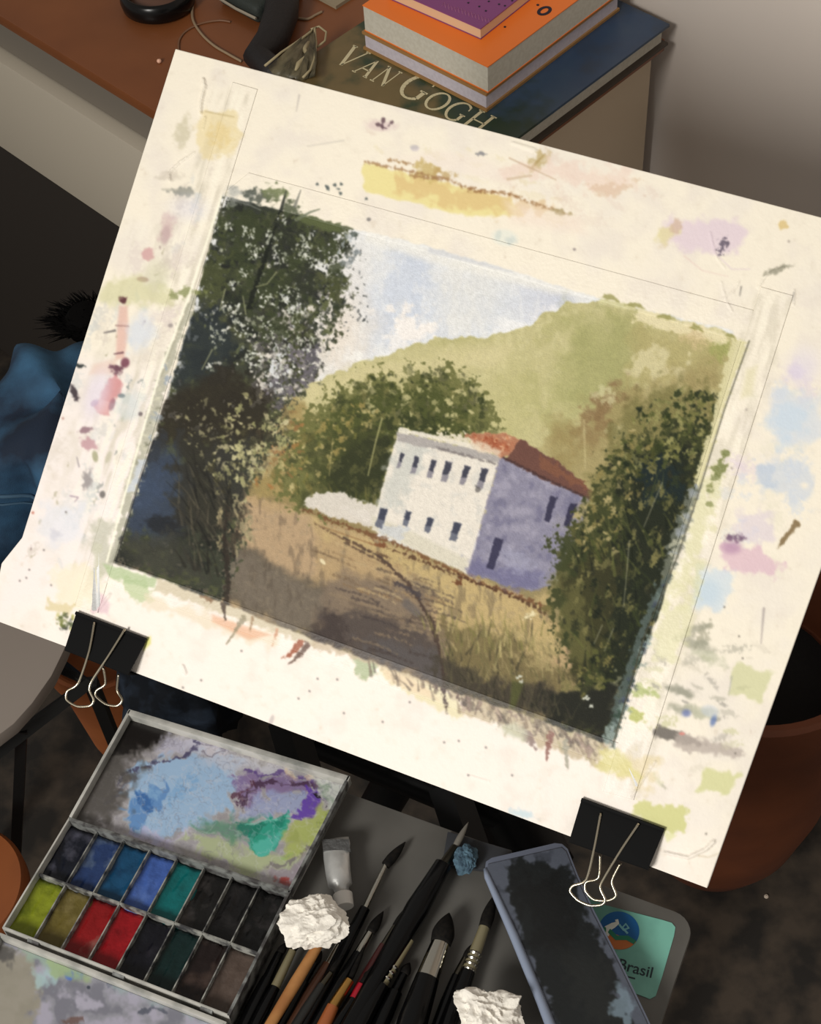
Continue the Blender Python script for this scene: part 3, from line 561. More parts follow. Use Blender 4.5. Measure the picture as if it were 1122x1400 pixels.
    dabs([(380, 330), (430, 330), (440, 420), (400, 460), (360, 420)], 60, CL, 3, 12, 92, (.7, .95), 1.6)
    dabs([(430, 350), (480, 370), (478, 410), (440, 430)], 14, CL, 2, 7, 93, (.7, .9), 1.8)
    dabs([(350, 420), (430, 440), (445, 500), (400, 545), (340, 540)], 90, [(70, 68, 66), (50, 50, 44), (96, 92, 92), (60, 62, 50)], 3, 10, 94, (.65, .95), 1.6)
    dabs([(440, 340), (500, 340), (500, 440), (450, 480), (430, 440)], 40, [(70, 74, 74), (52, 56, 50)], .8, 2.2, 95)
    def LR(pts, col, a, soft=12, rough=7, nz=N12): poly(pts, col, a, soft, rough, nz)
    LR([(250, 430), (300, 420), (320, 470), (300, 520), (230, 540)], (42, 50, 54), .8)
    LR([(215, 545), (300, 500), (350, 520), (380, 560), (360, 610), (280, 620), (205, 620)], (48, 42, 32), .85)
    LR([(185, 620), (240, 600), (262, 640), (255, 720), (220, 735), (165, 730)], (54, 66, 88), .9, 12, 5); ell(205, 668, 22, 34, .4, (60, 76, 104), .7, .7, .2, N12)
    LR([(200, 600), (235, 590), (230, 625), (195, 640)], (50, 54, 60), .7, 8)
    LR([(240, 600), (330, 600), (330, 700), (280, 730), (240, 720)], (50, 48, 40), .85); LR([(290, 620), (340, 600), (352, 640), (330, 680), (290, 680)], (54, 54, 50), .7)
    ell(222, 720, 22, 10, .2, (34, 36, 40), .8, .6, .4, N12); LR([(160, 740), (240, 735), (290, 800), (200, 785)], (66, 66, 56), .7)
    s9 = sL; leafm = mL*(1-E[sL]*.2)
    dabs([(330, 540), (400, 540), (395, 610), (350, 650), (300, 690), (280, 640), (300, 580)], 120, [(176, 170, 116), (150, 148, 96), (196, 186, 140), (70, 66, 44)], 1.5, 5.5, 71)
    dabs([(300, 290), (400, 300), (440, 420), (400, 520), (300, 500), (270, 440)], 240, [(186, 190, 170), (150, 156, 130), (214, 212, 200), (100, 106, 70)], 1.0, 3.4, 72, (.5, .9))
    dabs([(380, 420), (450, 400), (440, 520), (380, 550), (340, 520)], 230, [(222, 214, 204), (196, 192, 186), (120, 116, 118), (96, 92, 92), (214, 206, 196)], 1.2, 4.5, 73, (.5, .9))
    dabs([(400, 480), (440, 470), (430, 520), (380, 560), (360, 530)], 60, [(104, 98, 108), (86, 84, 90)], 2, 7, 77)
    dabs([(390, 290), (470, 305), (475, 420), (440, 470), (400, 450), (400, 350)], 110, [(70, 78, 44), (50, 58, 38), (96, 102, 62), (60, 66, 56)], 1.8, 7, 74)
    dabs([(302, 285), (360, 280), (410, 300), (400, 400), (330, 430), (285, 400)], 46, [(44, 50, 38), (60, 66, 44), (78, 84, 52), (38, 42, 36)], 5, 13, 110, (.7, .95), 1.5)
    dabs([(400, 300), (470, 310), (466, 345), (430, 345)], 12, [(64, 72, 44), (80, 86, 54)], 5, 10, 111, (.75, .95), 2.4, .25)
    for x, y, rx, ry, an in [(402, 362, 20, 30, .3), (412, 390, 16, 22, .2), (385, 325, 26, 22, .2), (345, 300, 30, 26, .1), (330, 345, 22, 26, 0), (290, 380, 18, 30, .3), (455, 390, 13, 10, .6), (462, 365, 10, 6, -.5), (360, 395, 26, 26, .4), (410, 445, 9, 14, -.5), (375, 450, 20, 16, .5)]:
        ell(x, y, rx, ry, an, [(58, 66, 40), (46, 50, 40), (74, 80, 46)][int(x) % 3], .82, .45, .5, N6)
    dabs([(440, 380), (500, 360), (505, 440), (450, 470)], 26, [(80, 84, 86), (110, 112, 112)], 1, 2.4, 75); dabs([(470, 315), (495, 330), (480, 370), (460, 350)], 24, [(120, 128, 130), (176, 184, 192)], 1.5, 5, 76)
    poly([(308, 262), (345, 258), (352, 276), (320, 280)], (168, 172, 170), .7, 6, 3, N6); ell(372, 268, 14, 9, .2, (104, 112, 78), .85, .5, .4, N6); ell(350, 278, 22, 9, .25, (52, 56, 52), .8, .5, .4, N6)
    stroke([(391, 262), (382, 290), (372, 325), (358, 365), (340, 420)], .8, 3.4, (28, 32, 26), .9, 1.1, 1, N3); stroke([(411, 262), (403, 280)], .7, 2.2, (110, 112, 104), .85)
    poly([(410, 298), (420, 294), (464, 306), (466, 317), (440, 312)], (92, 100, 58), .92, 1.6, 1, N6); stroke([(405, 300), (422, 290), (436, 286)], 2.6, 1, (120, 126, 104), .85); ell(484, 320, 5, 4, .2, (90, 100, 96), .85, .4, .3, N3)
    for q in [[(378, 372), (365, 388), (350, 392)], [(308, 395), (300, 425)], [(290, 478), (276, 505)], [(336, 430), (332, 405)]]: stroke(q, 1, .8, (150, 152, 110), .7, .8)
    stroke([(310, 272), (340, 280), (356, 287)], .6, .8, (140, 144, 134), .6, .8)
    for cx, cy, n_, r_ in [(314, 310, 10, 6), (338, 318, 26, 10), (350, 345, 34, 13), (375, 325, 22, 12), (383, 352, 30, 12), (320, 390, 12, 8), (335, 375, 16, 9), (385, 300, 14, 7), (412, 345, 26, 12), (366, 408, 36, 14), (395, 405, 40, 16), (318, 425, 30, 14), (420, 330, 18, 10), (300, 460, 26, 12), (345, 490, 34, 16), (330, 450, 24, 12), (430, 360, 22, 10), (400, 430, 40, 14), (288, 500, 12, 8), (366, 450, 30, 14), (418, 470, 30, 12), (392, 500, 34, 14)]:
        q_ = [(cx+r_*math.cos(k), cy+r_*math.sin(k)) for k in range(6)]
        dabs([(cx-r_, cy-r_), (cx+r_, cy-r_*.6), (cx+r_*.7, cy+r_), (cx-r_*.8, cy+r_*.8)], n_, [(206, 210, 200), (180, 184, 168), (226, 226, 220), (150, 156, 136)], .8, 2.4, int(cx*7+cy), (.5, .9), 1.5)
    dabs([(240, 560), (300, 540), (345, 560), (350, 640), (320, 700), (260, 640)], 80, [(150, 144, 104), (124, 120, 84), (170, 162, 120)], 1, 3.6, 97, (.4, .8))
    dabs([(315, 610), (380, 560), (390, 610), (350, 660), (325, 700)], 60, [(184, 178, 124), (160, 158, 104), (60, 58, 42), (196, 188, 140)], 2, 6, 98, (.5, .9))
    blades([(240, 640), (330, 660), (320, 800), (250, 780)], 120, [(36, 34, 28), (96, 88, 70), (58, 54, 44), (24, 24, 22)], 14, 50, 1.5, 78, .6, .3)
    dabs([(300, 700), (345, 690), (345, 740), (300, 770)], 40, [(176, 160, 116), (150, 138, 104), (70, 62, 50)], 2, 7, 79, ang=1.2, el=3)
    stroke([(310, 690), (306, 740), (312, 790), (306, 845)], 2, 4, (48, 40, 34), .8, 1.4, 1.2, N3); stroke([(330, 700), (318, 760)], 1.4, 2, (60, 52, 42), .7, 1.2, 1, N3)
    # paper grain in the washes
    IMG[s0] *= (1+.012*N2[s0]+.012*N3[s0])[..., None]
    full = np.zeros((PH, PW), np.float32); full[s0] = M0
    IMG[:] = keep*(1-full[..., None])+IMG*full[..., None]
    g_ = IMG[s0].mean(-1, keepdims=True); m3 = M0[..., None]*.17; IMG[s0] = IMG[s0]*(1-m3)+(g_*np.array([1.02, 1.0, .97], np.float32))*m3
    # strokes that run off the sheet onto the tape
    ell(330, 264, 18, 7, .2, (170, 172, 168), .7, .6, .3, N12); ell(352, 268, 16, 8, .2, (64, 70, 62), .8, .5, .4, N6); ell(374, 264, 13, 9, .2, (96, 104, 74), .85, .5, .4, N6); ell(396, 284, 12, 8, .3, (70, 78, 56), .85, .5, .4, N6)
    poly([(404, 300), (412, 292), (464, 306), (467, 317), (446, 316)], (88, 96, 62), .9, 1.6, 1, N6); stroke([(408, 299), (424, 290), (437, 286)], 2.2, .8, (110, 116, 96), .8); stroke([(411, 260), (403, 282)], .7, 2.2, (120, 120, 112), .8); stroke([(391, 260), (384, 288)], .7, 2.4, (34, 38, 32), .9)
    ell(255, 400, 20, 5, -.15, (130, 136, 84), .8, .5, .4, N6); ell(378, 262, 14, 6, .2, (120, 128, 90), .8, .5, .4, N6); stroke([(391, 262), (386, 280)], .8, 2, (60, 62, 54), .8)
    for (x, y, w) in [(832, 407, 14), (868, 417, 14), (910, 433, 12), (952, 448, 9), (998, 459, 9)]: 
        s, m = polymask([(x-w, y), (x-w*.4, y-5), (x+w*.4, y-3), (x+w, y+6), (x, y+3)], 1.5, .8, N6); blend(s, m, (148, 144, 84), .85)
    # stained rim of the sheet and thin edge lines at its left and right tape edges
    poly([(262, 400), (217, 514), (192, 600), (168, 686), (147, 768), (156, 770), (180, 690), (210, 602), (230, 514), (268, 410)], (172, 170, 152), .85, 2, 2, N6)
    dabs([(225, 500), (235, 500), (185, 670), (172, 670)], 26, [(206, 202, 180), (120, 120, 100), (150, 160, 170)], 2, 6, 101); poly([(190, 630), (200, 628), (184, 672), (174, 672)], (200, 206, 216), .8, 2, 1, N6)
    stroke([(210, 602), (190, 660), (158, 768)], .9, .7, (34, 34, 36), .8)
    stroke([(303, 268), (258, 405), (217, 514), (192, 600), (168, 686), (146, 768)], 1.3, 1.3, (250, 247, 226), .9)  # lit ridge of the tape, its highlight painted as a pale line
    stroke([(310, 262), (262, 405), (221, 514)], .8, .6, (150, 146, 120), .5)  # darker side of that ridge, painted beside it
    poly([(1000, 462), (1022, 468), (990, 560), (955, 673), (944, 682), (975, 570)], (216, 209, 166), .92, 2.2, 1.5, N6)
    poly([(944, 668), (957, 668), (927, 758), (918, 785), (893, 830), (912, 750)], (112, 116, 104), .85, 3, 2.5, N6); dabs([(948, 660), (957, 664), (920, 775), (905, 790)], 30, [(170, 170, 150), (70, 76, 60), (150, 156, 160)], 2, 6, 102)
    poly([(896, 800), (918, 785), (880, 871), (837, 1021), (824, 1014), (860, 900)], (84, 96, 92), .9, 2.2, 2, N6); dabs([(905, 800), (912, 790), (845, 1005), (832, 1005)], 50, [(120, 136, 130), (56, 72, 62), (150, 166, 164), (70, 78, 92)], 2, 6, 103); ell(834, 1006, 7, 14, .3, (164, 178, 172), .7, .5, .4, N6)
    stroke([(1024, 466), (990, 560), (955, 673), (927, 758), (880, 871), (837, 1021)], .9, 1.0, (74, 72, 58), .85)
    for (x, y, r) in [(985, 640, 9), (978, 655, 7), (990, 620, 5), (972, 672, 5)]: ell(x, y, r*.8, r*.8, .4, (122, 128, 74), .8, .4, .4, N6)
    for (x, y, r) in [(1078, 330, 2), (1020, 560, 2), (1000, 640, 2)]: ell(x, y, r, r, 0, (170, 160, 150), .7)
    for ax in (0, 1):                               # pigment bleeds a little into the paper
        IMG[:] = IMG*.56+(np.roll(IMG, 1, ax)+np.roll(IMG, -1, ax))*.22
    np.clip(IMG, 4, 252, out=IMG)
    return IMG
# ------------------------------------------------------------------ the setting
O = at(510, 336, .74)
DZ = .74
m_floor = mat('floor_stone', (68, 58, 48), .75, c2=(29, 25, 21), scale=24, bump=.2, detail=12, lo=.38, hi=.62)
m_wall = mat('wall_paint', (212, 200, 190), .85, c2=(206, 195, 186), scale=3)
MB().hexa([(-3, -2.5, -.05), (3, -2.5, -.05), (3, 4, -.05), (-3, 4, -.05)], [(-3, -2.5, 0), (3, -2.5, 0), (3, 4, 0), (-3, 4, 0)]).build('floor', m_floor, kind='structure')
pbox(O, DA, DB, -2.2, 2.2, .432, .532, 0, 2.6).build('wall_right', m_wall, kind='structure')

# ------------------------------------------------------------------ cabinet
m_wood = mat('varnished_wood', (132, 78, 42), .42, c2=(108, 60, 30), scale=5, bump=.04, coat=.1)
m_lam = mat('grey_laminate', (176, 166, 150), .6)
m_lamd = mat('grey_laminate_dark', (110, 102, 92), .6)
m_side = mat('side_laminate', (208, 188, 162), .65)
cab = root('cabinet', (O+DA*-.5+DB*.2).xy.to_3d(), 'low grey cabinet with a red-brown wooden top standing by the wall', 'cabinet')
pbox(O, DA, DB, -1.2, .012, 0, .42, DZ-.014, DZ).bevel(.0015).build('wooden_top', m_wood, cab, smooth=True)
pbox(O, DA, DB, -1.19, 0, .012, .415, .03, DZ-.0145).build('cabinet_body', m_side, cab)
pbox(O, DA, DB, -1.2, -.004, .001, .0115, DZ-.05, DZ-.0145).build('top_rail', m_lamd, cab)
pbox(O, DA, DB, -1.19, -.008, -.016, .0115, DZ-.20, DZ-.052).bevel(.0015).build('drawer_front', m_lam, cab, smooth=True)
pbox(O, DA, DB, -1.19, -.008, -.010, .0115, .05, DZ-.206).build('lower_panel', mat('brown_panel', (40, 33, 27), .7), cab)

# ------------------------------------------------------------------ books
def q(a, b, z): return Vector((O.x, O.y, 0))+DA*a+DB*b+UP*z
m_page = mat('page_block', (196, 190, 176), .8, c2=(188, 181, 166), scale=260, detail=1)
m_pagel = mat('lavender_pages', (190, 182, 190), .8, c2=(182, 174, 182), scale=260, detail=1)
def mottle(name, cols, scale, rough=.35):
    m = mat(name, cols[0], rough); nt = m.node_tree; b = nt.nodes['Principled BSDF']
    tc = nt.nodes.new('ShaderNodeTexCoord'); n = nt.nodes.new('ShaderNodeTexNoise'); n.inputs['Scale'].default_value = scale; n.inputs['Detail'].default_value = 5
    nt.links.new(tc.outputs['Object'], n.inputs['Vector']); r = nt.nodes.new('ShaderNodeValToRGB'); cr = r.color_ramp
    k = len(cols); cr.elements[0].position = .3; cr.elements[1].position = .7
    cr.elements[0].color = (*lin(cols[0]), 1); cr.elements[1].color = (*lin(cols[-1]), 1)
    for i in range(1, k-1): e = cr.elements.new(.3+.4*i/(k-1)); e.color = (*lin(cols[i]), 1)
    nt.links.new(n.outputs['Fac'], r.inputs[0]); nt.links.new(r.outputs[0], b.inputs['Base Color']); return m
T0 = DZ
vg = root('art_book', q(-.1, .2, T0), 'large art book lettered VAN GOGH on an olive cover, lowest in the pile', 'book')
m_cov = mat('dark_board', (60, 50, 42), .5)
pbox(O, DA, DB, -.226, .020, .06, .414, T0, T0+.003).build('back_cover', m_cov, vg)
pbox(O, DA, DB, -.224, .014, .066, .410, T0+.003, T0+.022).build('page_block', m_page, vg)
# the printed cover: olive at the title, green then blue towards the wall
mcv = mat('printed_cover', (110, 96, 62), .35); nt = mcv.node_tree; bs = nt.nodes['Principled BSDF']
tc = nt.nodes.new('ShaderNodeTexCoord'); mp = nt.nodes.new('ShaderNodeVectorMath'); mp.operation = 'DOT_PRODUCT'; dv = (DB*1+DA*.25); mp.inputs[1].default_value = dv
nt.links.new(tc.outputs['Object'], mp.inputs[0]); nz = nt.nodes.new('ShaderNodeTexNoise'); nz.inputs['Scale'].default_value = 22; nz.inputs['Detail'].default_value = 5
nt.links.new(tc.outputs['Object'], nz.inputs['Vector'])
ma = nt.nodes.new('ShaderNodeMath'); ma.operation = 'MULTIPLY_ADD'; ma.inputs[1].default_value = .30; nt.links.new(nz.outputs['Fac'], ma.inputs[0]); nt.links.new(mp.outputs['Value'], ma.inputs[2])
mr = nt.nodes.new('ShaderNodeMapRange'); mr.inputs[1].default_value = -.0; mr.inputs[2].default_value = .40; nt.links.new(ma.outputs[0], mr.inputs[0])
rp = nt.nodes.new('ShaderNodeValToRGB'); cr = rp.color_ramp; nt.links.new(mr.outputs[0], rp.inputs[0]); nt.links.new(rp.outputs[0], bs.inputs['Base Color'])
for i, (p, c) in enumerate([(.0, (122, 102, 66)), (.22, (108, 92, 58)), (.33, (44, 60, 38)), (.46, (40, 58, 48)), (.6, (54, 76, 100)), (.78, (46, 68, 96)), (1, (50, 56, 62))]):
    e = cr.elements[i] if i < 2 else cr.elements.new(p); e.position = p; e.color = (*lin(c), 1)
pbox(O, DA, DB, -.226, .020, .06, .414, T0+.022, T0+.025).build('front_cover', mcv, vg)
m_let = mat('cream_print', (206, 194, 156), .5)
def lettering(parent, z, glyphs, org, ax, ay, sx, sy, m, name='title_lettering'):
    mb = MB()
    for (ch, x, s) in glyphs:
        for st in LET[ch]:
            P = [(x+a*s, b*s) for a, b, w in st]; Wd = [w for a, b, w in st]
            for i in range(len(P)-1):
                (a0, b0), (a1, b1) = P[i], P[i+1]; d = Vector((a1-a0, b1-b0)); 
                if d.length < 1e-6: continue
                nn = Vector((-d.y, d.x)).normalized(); w0 = Wd[i]*s/2; w1 = Wd[i+1]*s/2
                c = [(a0+nn.x*w0, b0+nn.y*w0), (a1+nn.x*w1, b1+nn.y*w1), (a1-nn.x*w1, b1-nn.y*w1), (a0-nn.x*w0, b0-nn.y*w0)]
                qq = [org+ax*(u*sx)+ay*(v*sy) for u, v in c]
                mb.hexa([p+UP*(z) for p in qq], [p+UP*(z+.0003) for p in qq])
    return mb.build(name, m, parent)
def arc(cx, cy, rx, ry, a0, a1, n=16, thick=.13, thin=.05):
    out = []
    for i in range(n+1):
        a = math.radians(a0+(a1-a0)*i/n); out.append((cx+rx*math.cos(a), cy+ry*math.sin(a), thin+(thick-thin)*abs(math.cos(a))))
    return out
TKN, THN = .13, .05
LET = {'V': [[(0.02, 1, TKN), (.36, 0, TKN)], [(.36, 0, THN), (.68, 1, THN)], [(-.08, 1, THN), (.14, 1, THN)], [(.58, 1, THN), (.78, 1, THN)]],
       'A': [[(.34, 1, TKN), (.66, 0, TKN)], [(.34, 1, THN), (.02, 0, THN)], [(.14, .35, THN), (.54, .35, THN)], [(-.08, 0, THN), (.12, 0, THN)], [(.54, 0, THN), (.76, 0, THN)]],
       'N': [[(.06, 0, THN), (.06, 1, THN)], [(.06, 1, TKN), (.66, 0, TKN)], [(.66, 0, THN), (.66, 1, THN)], [(-.05, 0, THN), (.17, 0, THN)], [(-.06, 1, THN), (.1, 1, THN)], [(.56, 1, THN), (.76, 1, THN)]],
       'G': [arc(.42, .5, .42, .5, 50, 310), [(.70, .12, TKN), (.70, .42, TKN)], [(.56, .42, THN), (.82, .42, THN)], [(.70, .88, THN), (.72, .72, THN)]],
       'O': [arc(.42, .5, .40, .48, 0, 360, 24)],
       'H': [[(.08, 0, TKN), (.08, 1, TKN)], [(.66, 0, TKN), (.66, 1, TKN)], [(.08, .5, THN), (.66, .5, THN)], [(-.06, 0, THN), (.22, 0, THN)], [(-.06, 1, THN), (.22, 1, THN)], [(.52, 0, THN), (.8, 0, THN)], [(.52, 1, THN), (.8, 1, THN)]]}
def pa(px, py, z): v = at(px, py, z); return (v-O).dot(DA), (v-O).dot(DB)
a0, b0 = pa(456, 84, T0+.025); a1, b1 = pa(640, 176, T0+.025)
tdir = (DA*(a1-a0)+DB*(b1-b0)).normalized(); tup = Vector((-tdir.y, tdir.x, 0)); Lt = math.hypot(a1-a0, b1-b0)
u = Lt/6.35
lettering(vg, T0+.025, [('V', 0, 1.0), ('A', .98, .85), ('N', 1.82, .85), ('G', 2.95, 1.25), ('O', 4.15, .9), ('G', 5.1, .9), ('H', 6.05, .9)], q(a0, b0, 0).xy.to_3d(), tdir, tup, u, u*1.15, m_let)

ST = [math.radians(-2.5)]
def bookblock(name, label, A0, A1, B0, B1, z0, z1, rot, cover, page, spine_side=False, t=.0015, over=.002):
    r = root(name, q((A0+A1)/2, (B0+B1)/2, z0), label, 'book', None)
    ax = DA*math.cos(rot)+DB*math.sin(rot); ay = -DA*math.sin(rot)+DB*math.cos(rot); org = q(A1, B0, 0)   # front right corner is the pivot
    w = A1-A0; d = B1-B0
    pbox(org, ax, ay, -w, 0, 0, d, z0, z0+t).build('back_cover', cover, r)
    pbox(org, ax, ay, -w+over, -over, over, d-over, z0+t, z1-t).build('page_block', page, r)
    pbox(org, ax, ay, -w, 0, 0, d, z1-t, z1).build('front_cover', cover, r)
    return r, org, ax, ay
Z1 = T0+.0252
m_tan = mat('tan_cover', (150, 112, 66), .5)
m_cream = mat('cream_cover', (196, 184, 160), .6)
b_, o_, ax_, ay_ = bookblock('hardcover_book', 'thick hardcover with lavender-white pages and a tan board, resting directly on the art book', -.192, -.028, .189, .40, Z1, Z1+.0215, math.radians(1.5), m_tan, m_pagel, t=.003)
m_or = mat('orange_cover', (236, 120, 40), .4)
m_dark = mat('dark_ink', (24, 20, 40), .6)
Z2 = Z1+.0217
b_, o_, ax_, ay_ = bookblock('orange_book', 'orange paperback with a dark numeral on its cover, under the purple book', -.190, -.0275, .191, .40, Z2, Z2+.030, math.radians(1.5), m_or, m_page, t=.001, over=.0005)
c = at(744, 15, Z2+.03); mb = MB(); mb.tube([c+ax_*.0062*math.cos(a)*.75+ay_*.0062*math.sin(a)*1.1+UP*.0002 for a in [k*2*math.pi/20 for k in range(21)]], .0019, 6, flat=.2); 
c2_ = at(735, 7, Z2+.03); mb.build('printed_numeral', m_dark, b_); MB().lathe(c2_, [(0, .0005), (.0014, .0005), (.0014, 0)], 12).build('printed_dot', m_dark, b_); c3_ = at(690, 37, Z2+.03); MB().lathe(c3_, [(0, .0005), (.0012, .0005), (.0012, 0)], 12).build('printed_dot', m_dark, b_)
m_pu = mat('purple_cover', (128, 62, 118), .4)
Z3 = Z2+.0302
a_, bb_ = pa(657, 54, Z3)
b_, o_, ax_, ay_ = bookblock('purple_book', 'small purple paperback with dark seed dots, topmost of the book pile', a_-.118, a_, bb_, bb_+.17, Z3, Z3+.012, math.radians(4), m_pu, mat('warm_pages', (214, 178, 140), .8), t=.001, over=.0004)
mb = MB()
for (x, y) in [(640, 4), (655, 9), (664, 15), (668, 2), (682, 6), (690, 8), (700, 1), (720, -2), (637, -6), (650, -4), (676, -7), (705, -8), (620, -3)]:
    p = at(x, y, Z3+.012); mb.lathe(p, [(0, .0004), (.0011, .0004), (.0011, 0)], 8)
mb.build('seed_dots', m_dark, b_)
mb = MB(); rs = random.Random(2)
for i in range(14):
    x = 604+i*4.6; y = 8+i*1.6; mb.tube([at(x, y, Z3+.0122), at(x+3.5, y-3-rs.random()*2, Z3+.0122), at(x+5, y+3, Z3+.0122)], .0003, 4)
mb.build('script_lettering', mat('pale_script', (176, 110, 150), .5), b_)

# ------------------------------------------------------------------ clutter on the cabinet
m_black = mat('matte_black', (12, 11, 11), .6, spec=.2); m_blackg = mat('gloss_black', (10, 9, 9), .25, spec=.3)
c = at(218, 8, DZ); c.z = DZ
cup = root('black_bowl', c, 'round black dish with a brown inside at the top edge of the cabinet', 'bowl')
MB().lathe(c, [(0, 0), (.034, 0), (.0395, .004), (.041, .012), (.0395, .022), (.036, .024), (.033, .022), (.031, .012), (0, .010)]).build('bowl_body', m_blackg, cup, smooth='all')
MB().lathe(c, [(0, .0105), (.030, .0125), (.029, .016), (0, .017)]).build('brown_filling', mat('brown_filling', (92, 62, 48), .4), cup, smooth='all')
p0 = at(346, 10, DZ); pbx = root('camera_pouch', (p0.x, p0.y, DZ), 'dark green-black zipped pouch lying behind the drawing board', 'pouch')
mb = pbox(p0, DA, DB, -.034, .03, -.02, .05, DZ, DZ+.022); mb.bevel(.008, 3).build('pouch_body', mat('pouch_cloth', (38, 44, 40), .7, bump=.4, bscale=500), pbx, smooth='all')
mb = MB(); mb.tube([p0+DA*-.034+DB*-.022+UP*.011, p0+DA*.0+DB*-.0235+UP*.011, p0+DA*.03+DB*-.022+UP*.011], .0016, 6).build('zip', mat('zip_grey', (150, 140, 124), .5), pbx)
mb = MB(); mb.tube([at(388, -30, DZ+.02), at(384, 20, DZ+.014), at(372, 55, DZ+.014), at(352, 78, DZ+.013), at(372, 96, DZ+.012), at(385, 110, DZ+.012)], [.018, .0185, .0175, .015, .014, .012], 14)
o = mb.build('camera_strap', mat('strap_black', (18, 13, 14), .6, bump=.3, bscale=300), smooth='all', label='thick black strap curling down behind the top edge of the drawing board', cat='strap')
m_cable = mat('beige_cable', (146, 124, 98), .5)
def cable(name, label, pts, r, m=m_cable, z=DZ, cat='cable'):
    P = [at(x, y, z+r+dz) for x, y, dz in pts]; S = []
    for i in range(len(P)-1):
        a, b, c_, d = P[max(i-1, 0)], P[i], P[i+1], P[min(i+2, len(P)-1)]
        for k in range(6):
            t = k/6; S.append(.5*((2*b)+(c_-a)*t+(2*a-5*b+4*c_-d)*t*t+(-a+3*b-3*c_+d)*t**3))
    S.append(P[-1]); return MB().tube(S, r, 8).build(name, m, smooth='all', label=label, cat=cat)
cable('thin_cable', 'thin pale cable curving from the black pouch down behind the board', [(268, -12, 0), (263, 10, 0), (264, 28, 0), (275, 46, 0), (292, 62, 0), (312, 74, 0), (330, 84, 0)], .0014)
cable('thin_cable', 'thin brown cable arching to the top left corner of the drawing board', [(244, 70, 0), (245, 55, 0), (255, 42, 0), (276, 32, 0), (300, 28, 0), (315, 30, 0)], .0011, mat('brown_cable', (120, 84, 60), .5))
cable('thin_cable', 'short pale cord on the cabinet just left of the art book', [(392, 27, 0), (405, 25, 0), (420, 26, 0), (432, 20, 0), (440, 16, 0)], .0014)
mb = MB(); mb.lathe(at(218, 86, DZ), [(.0005, 0), (.002, .0008), (.0026, .0024), (.002, .004), (.0003, .0048)], 16).build('white_bead', mat('bead', (226, 176, 150), .3), smooth='all', label='tiny pinkish white bead alone on the wooden cabinet top', cat='bead')
# folded paper lying at the top of the wood
mb = pbox(at(440, -6, DZ), DA, DB, -.03, .03, -.008, .03, DZ, DZ+.004).build('paper_pad', mat('paper_pad', (150, 136, 112), .7), label='beige paper pad at the top edge beside the art book', cat='paper')
# crumpled net bag with its drawstring
nb = root('net_bag', at(400, 85, T0), 'crumpled sheer bag with a looped pale drawstring half on the art book', 'bag')
rs = random.Random(5); mb = MB(); zc = T0+.030
ap = at(427, 38, zc+.004); row = []
ring = [(366, 92), (372, 100), (382, 104), (392, 110), (402, 106), (408, 112), (418, 108), (430, 104), (434, 84), (433, 62)]
v0 = mb.bm.verts.new(ap); lay = []
for k in range(1, 9):
    t = k/8; L_ = []
    for i, (x, y) in enumerate(ring):
        px = 427+(x-427)*t; py = 38+(y-38)*t; L_.append(mb.bm.verts.new(at(px, py, zc+.002+.007*math.sin(i*2.2+k*.6)*t+.006*math.sin(t*3.1)+(.0)*rs.random())))
    lay.append(L_)
for i in range(len(ring)-1):
    mb.face([v0, lay[0][i], lay[0][i+1]])
    for k in range(7): mb.face([lay[k][i], lay[k+1][i], lay[k+1][i+1], lay[k][i+1]])
o = mb.build('sheer_cloth', mat('sheer_cloth', (120, 110, 84), .5, alpha=.75, c2=(70, 66, 50), scale=60), nb, smooth='all')
sd = o.modifiers.new('thickness', 'SOLIDIFY'); sd.thickness = .0006
mb = MB(); P = [at(x, y, zc+.006) for x, y in [(362, 90), (384, 72), (405, 58), (424, 44), (430, 38), (432, 60), (430, 80), (424, 96), (414, 106)]]
mb.tube(P, .0013, 8); mb.tube([at(x, y, zc+.005) for x, y in [(425, 40), (436, 36), (446, 44), (444, 56), (434, 64)]], .0011, 8)
mb.tube([at(x, y, zc+.007) for x, y in [(422, 58), (416, 68), (420, 76), (408, 88), (404, 96)]], [.002, .003, .0018, .003, .0012], 8)
mb.build('drawstring', mat('drawstring', (164, 150, 116), .6), nb, smooth='all')

# ------------------------------------------------------------------ things standing on the floor
# terracotta pot
PC = at(1032, 852, .45); PC.z = 0
pot = root('terracotta_pot', PC, 'big round terracotta pot on the floor behind the right end of the drawing board', 'plant pot')
m_ter = mat('terracotta', (112, 58, 28), .7, c2=(92, 46, 22), scale=9, bump=.15, bscale=60)
MB().lathe(PC, [(0, 0), (.062, 0), (.074, .012), (.096, .07), (.112, .16), (.119, .27), (.121, .38), (.127, .42), (.127, .45), (.122, .453), (.114, .45), (.112, .40), (.108, .33), (0, .33)], 64).build('pot_body', m_ter, pot, smooth=True)
MB().lathe(PC, [(.1, .335), (.06, .345), (.02, .342), (0, .348)], 32).build('soil', mat('dark_soil', (14, 12, 10), .95, bump=.6, bscale=120), pot, smooth='all')
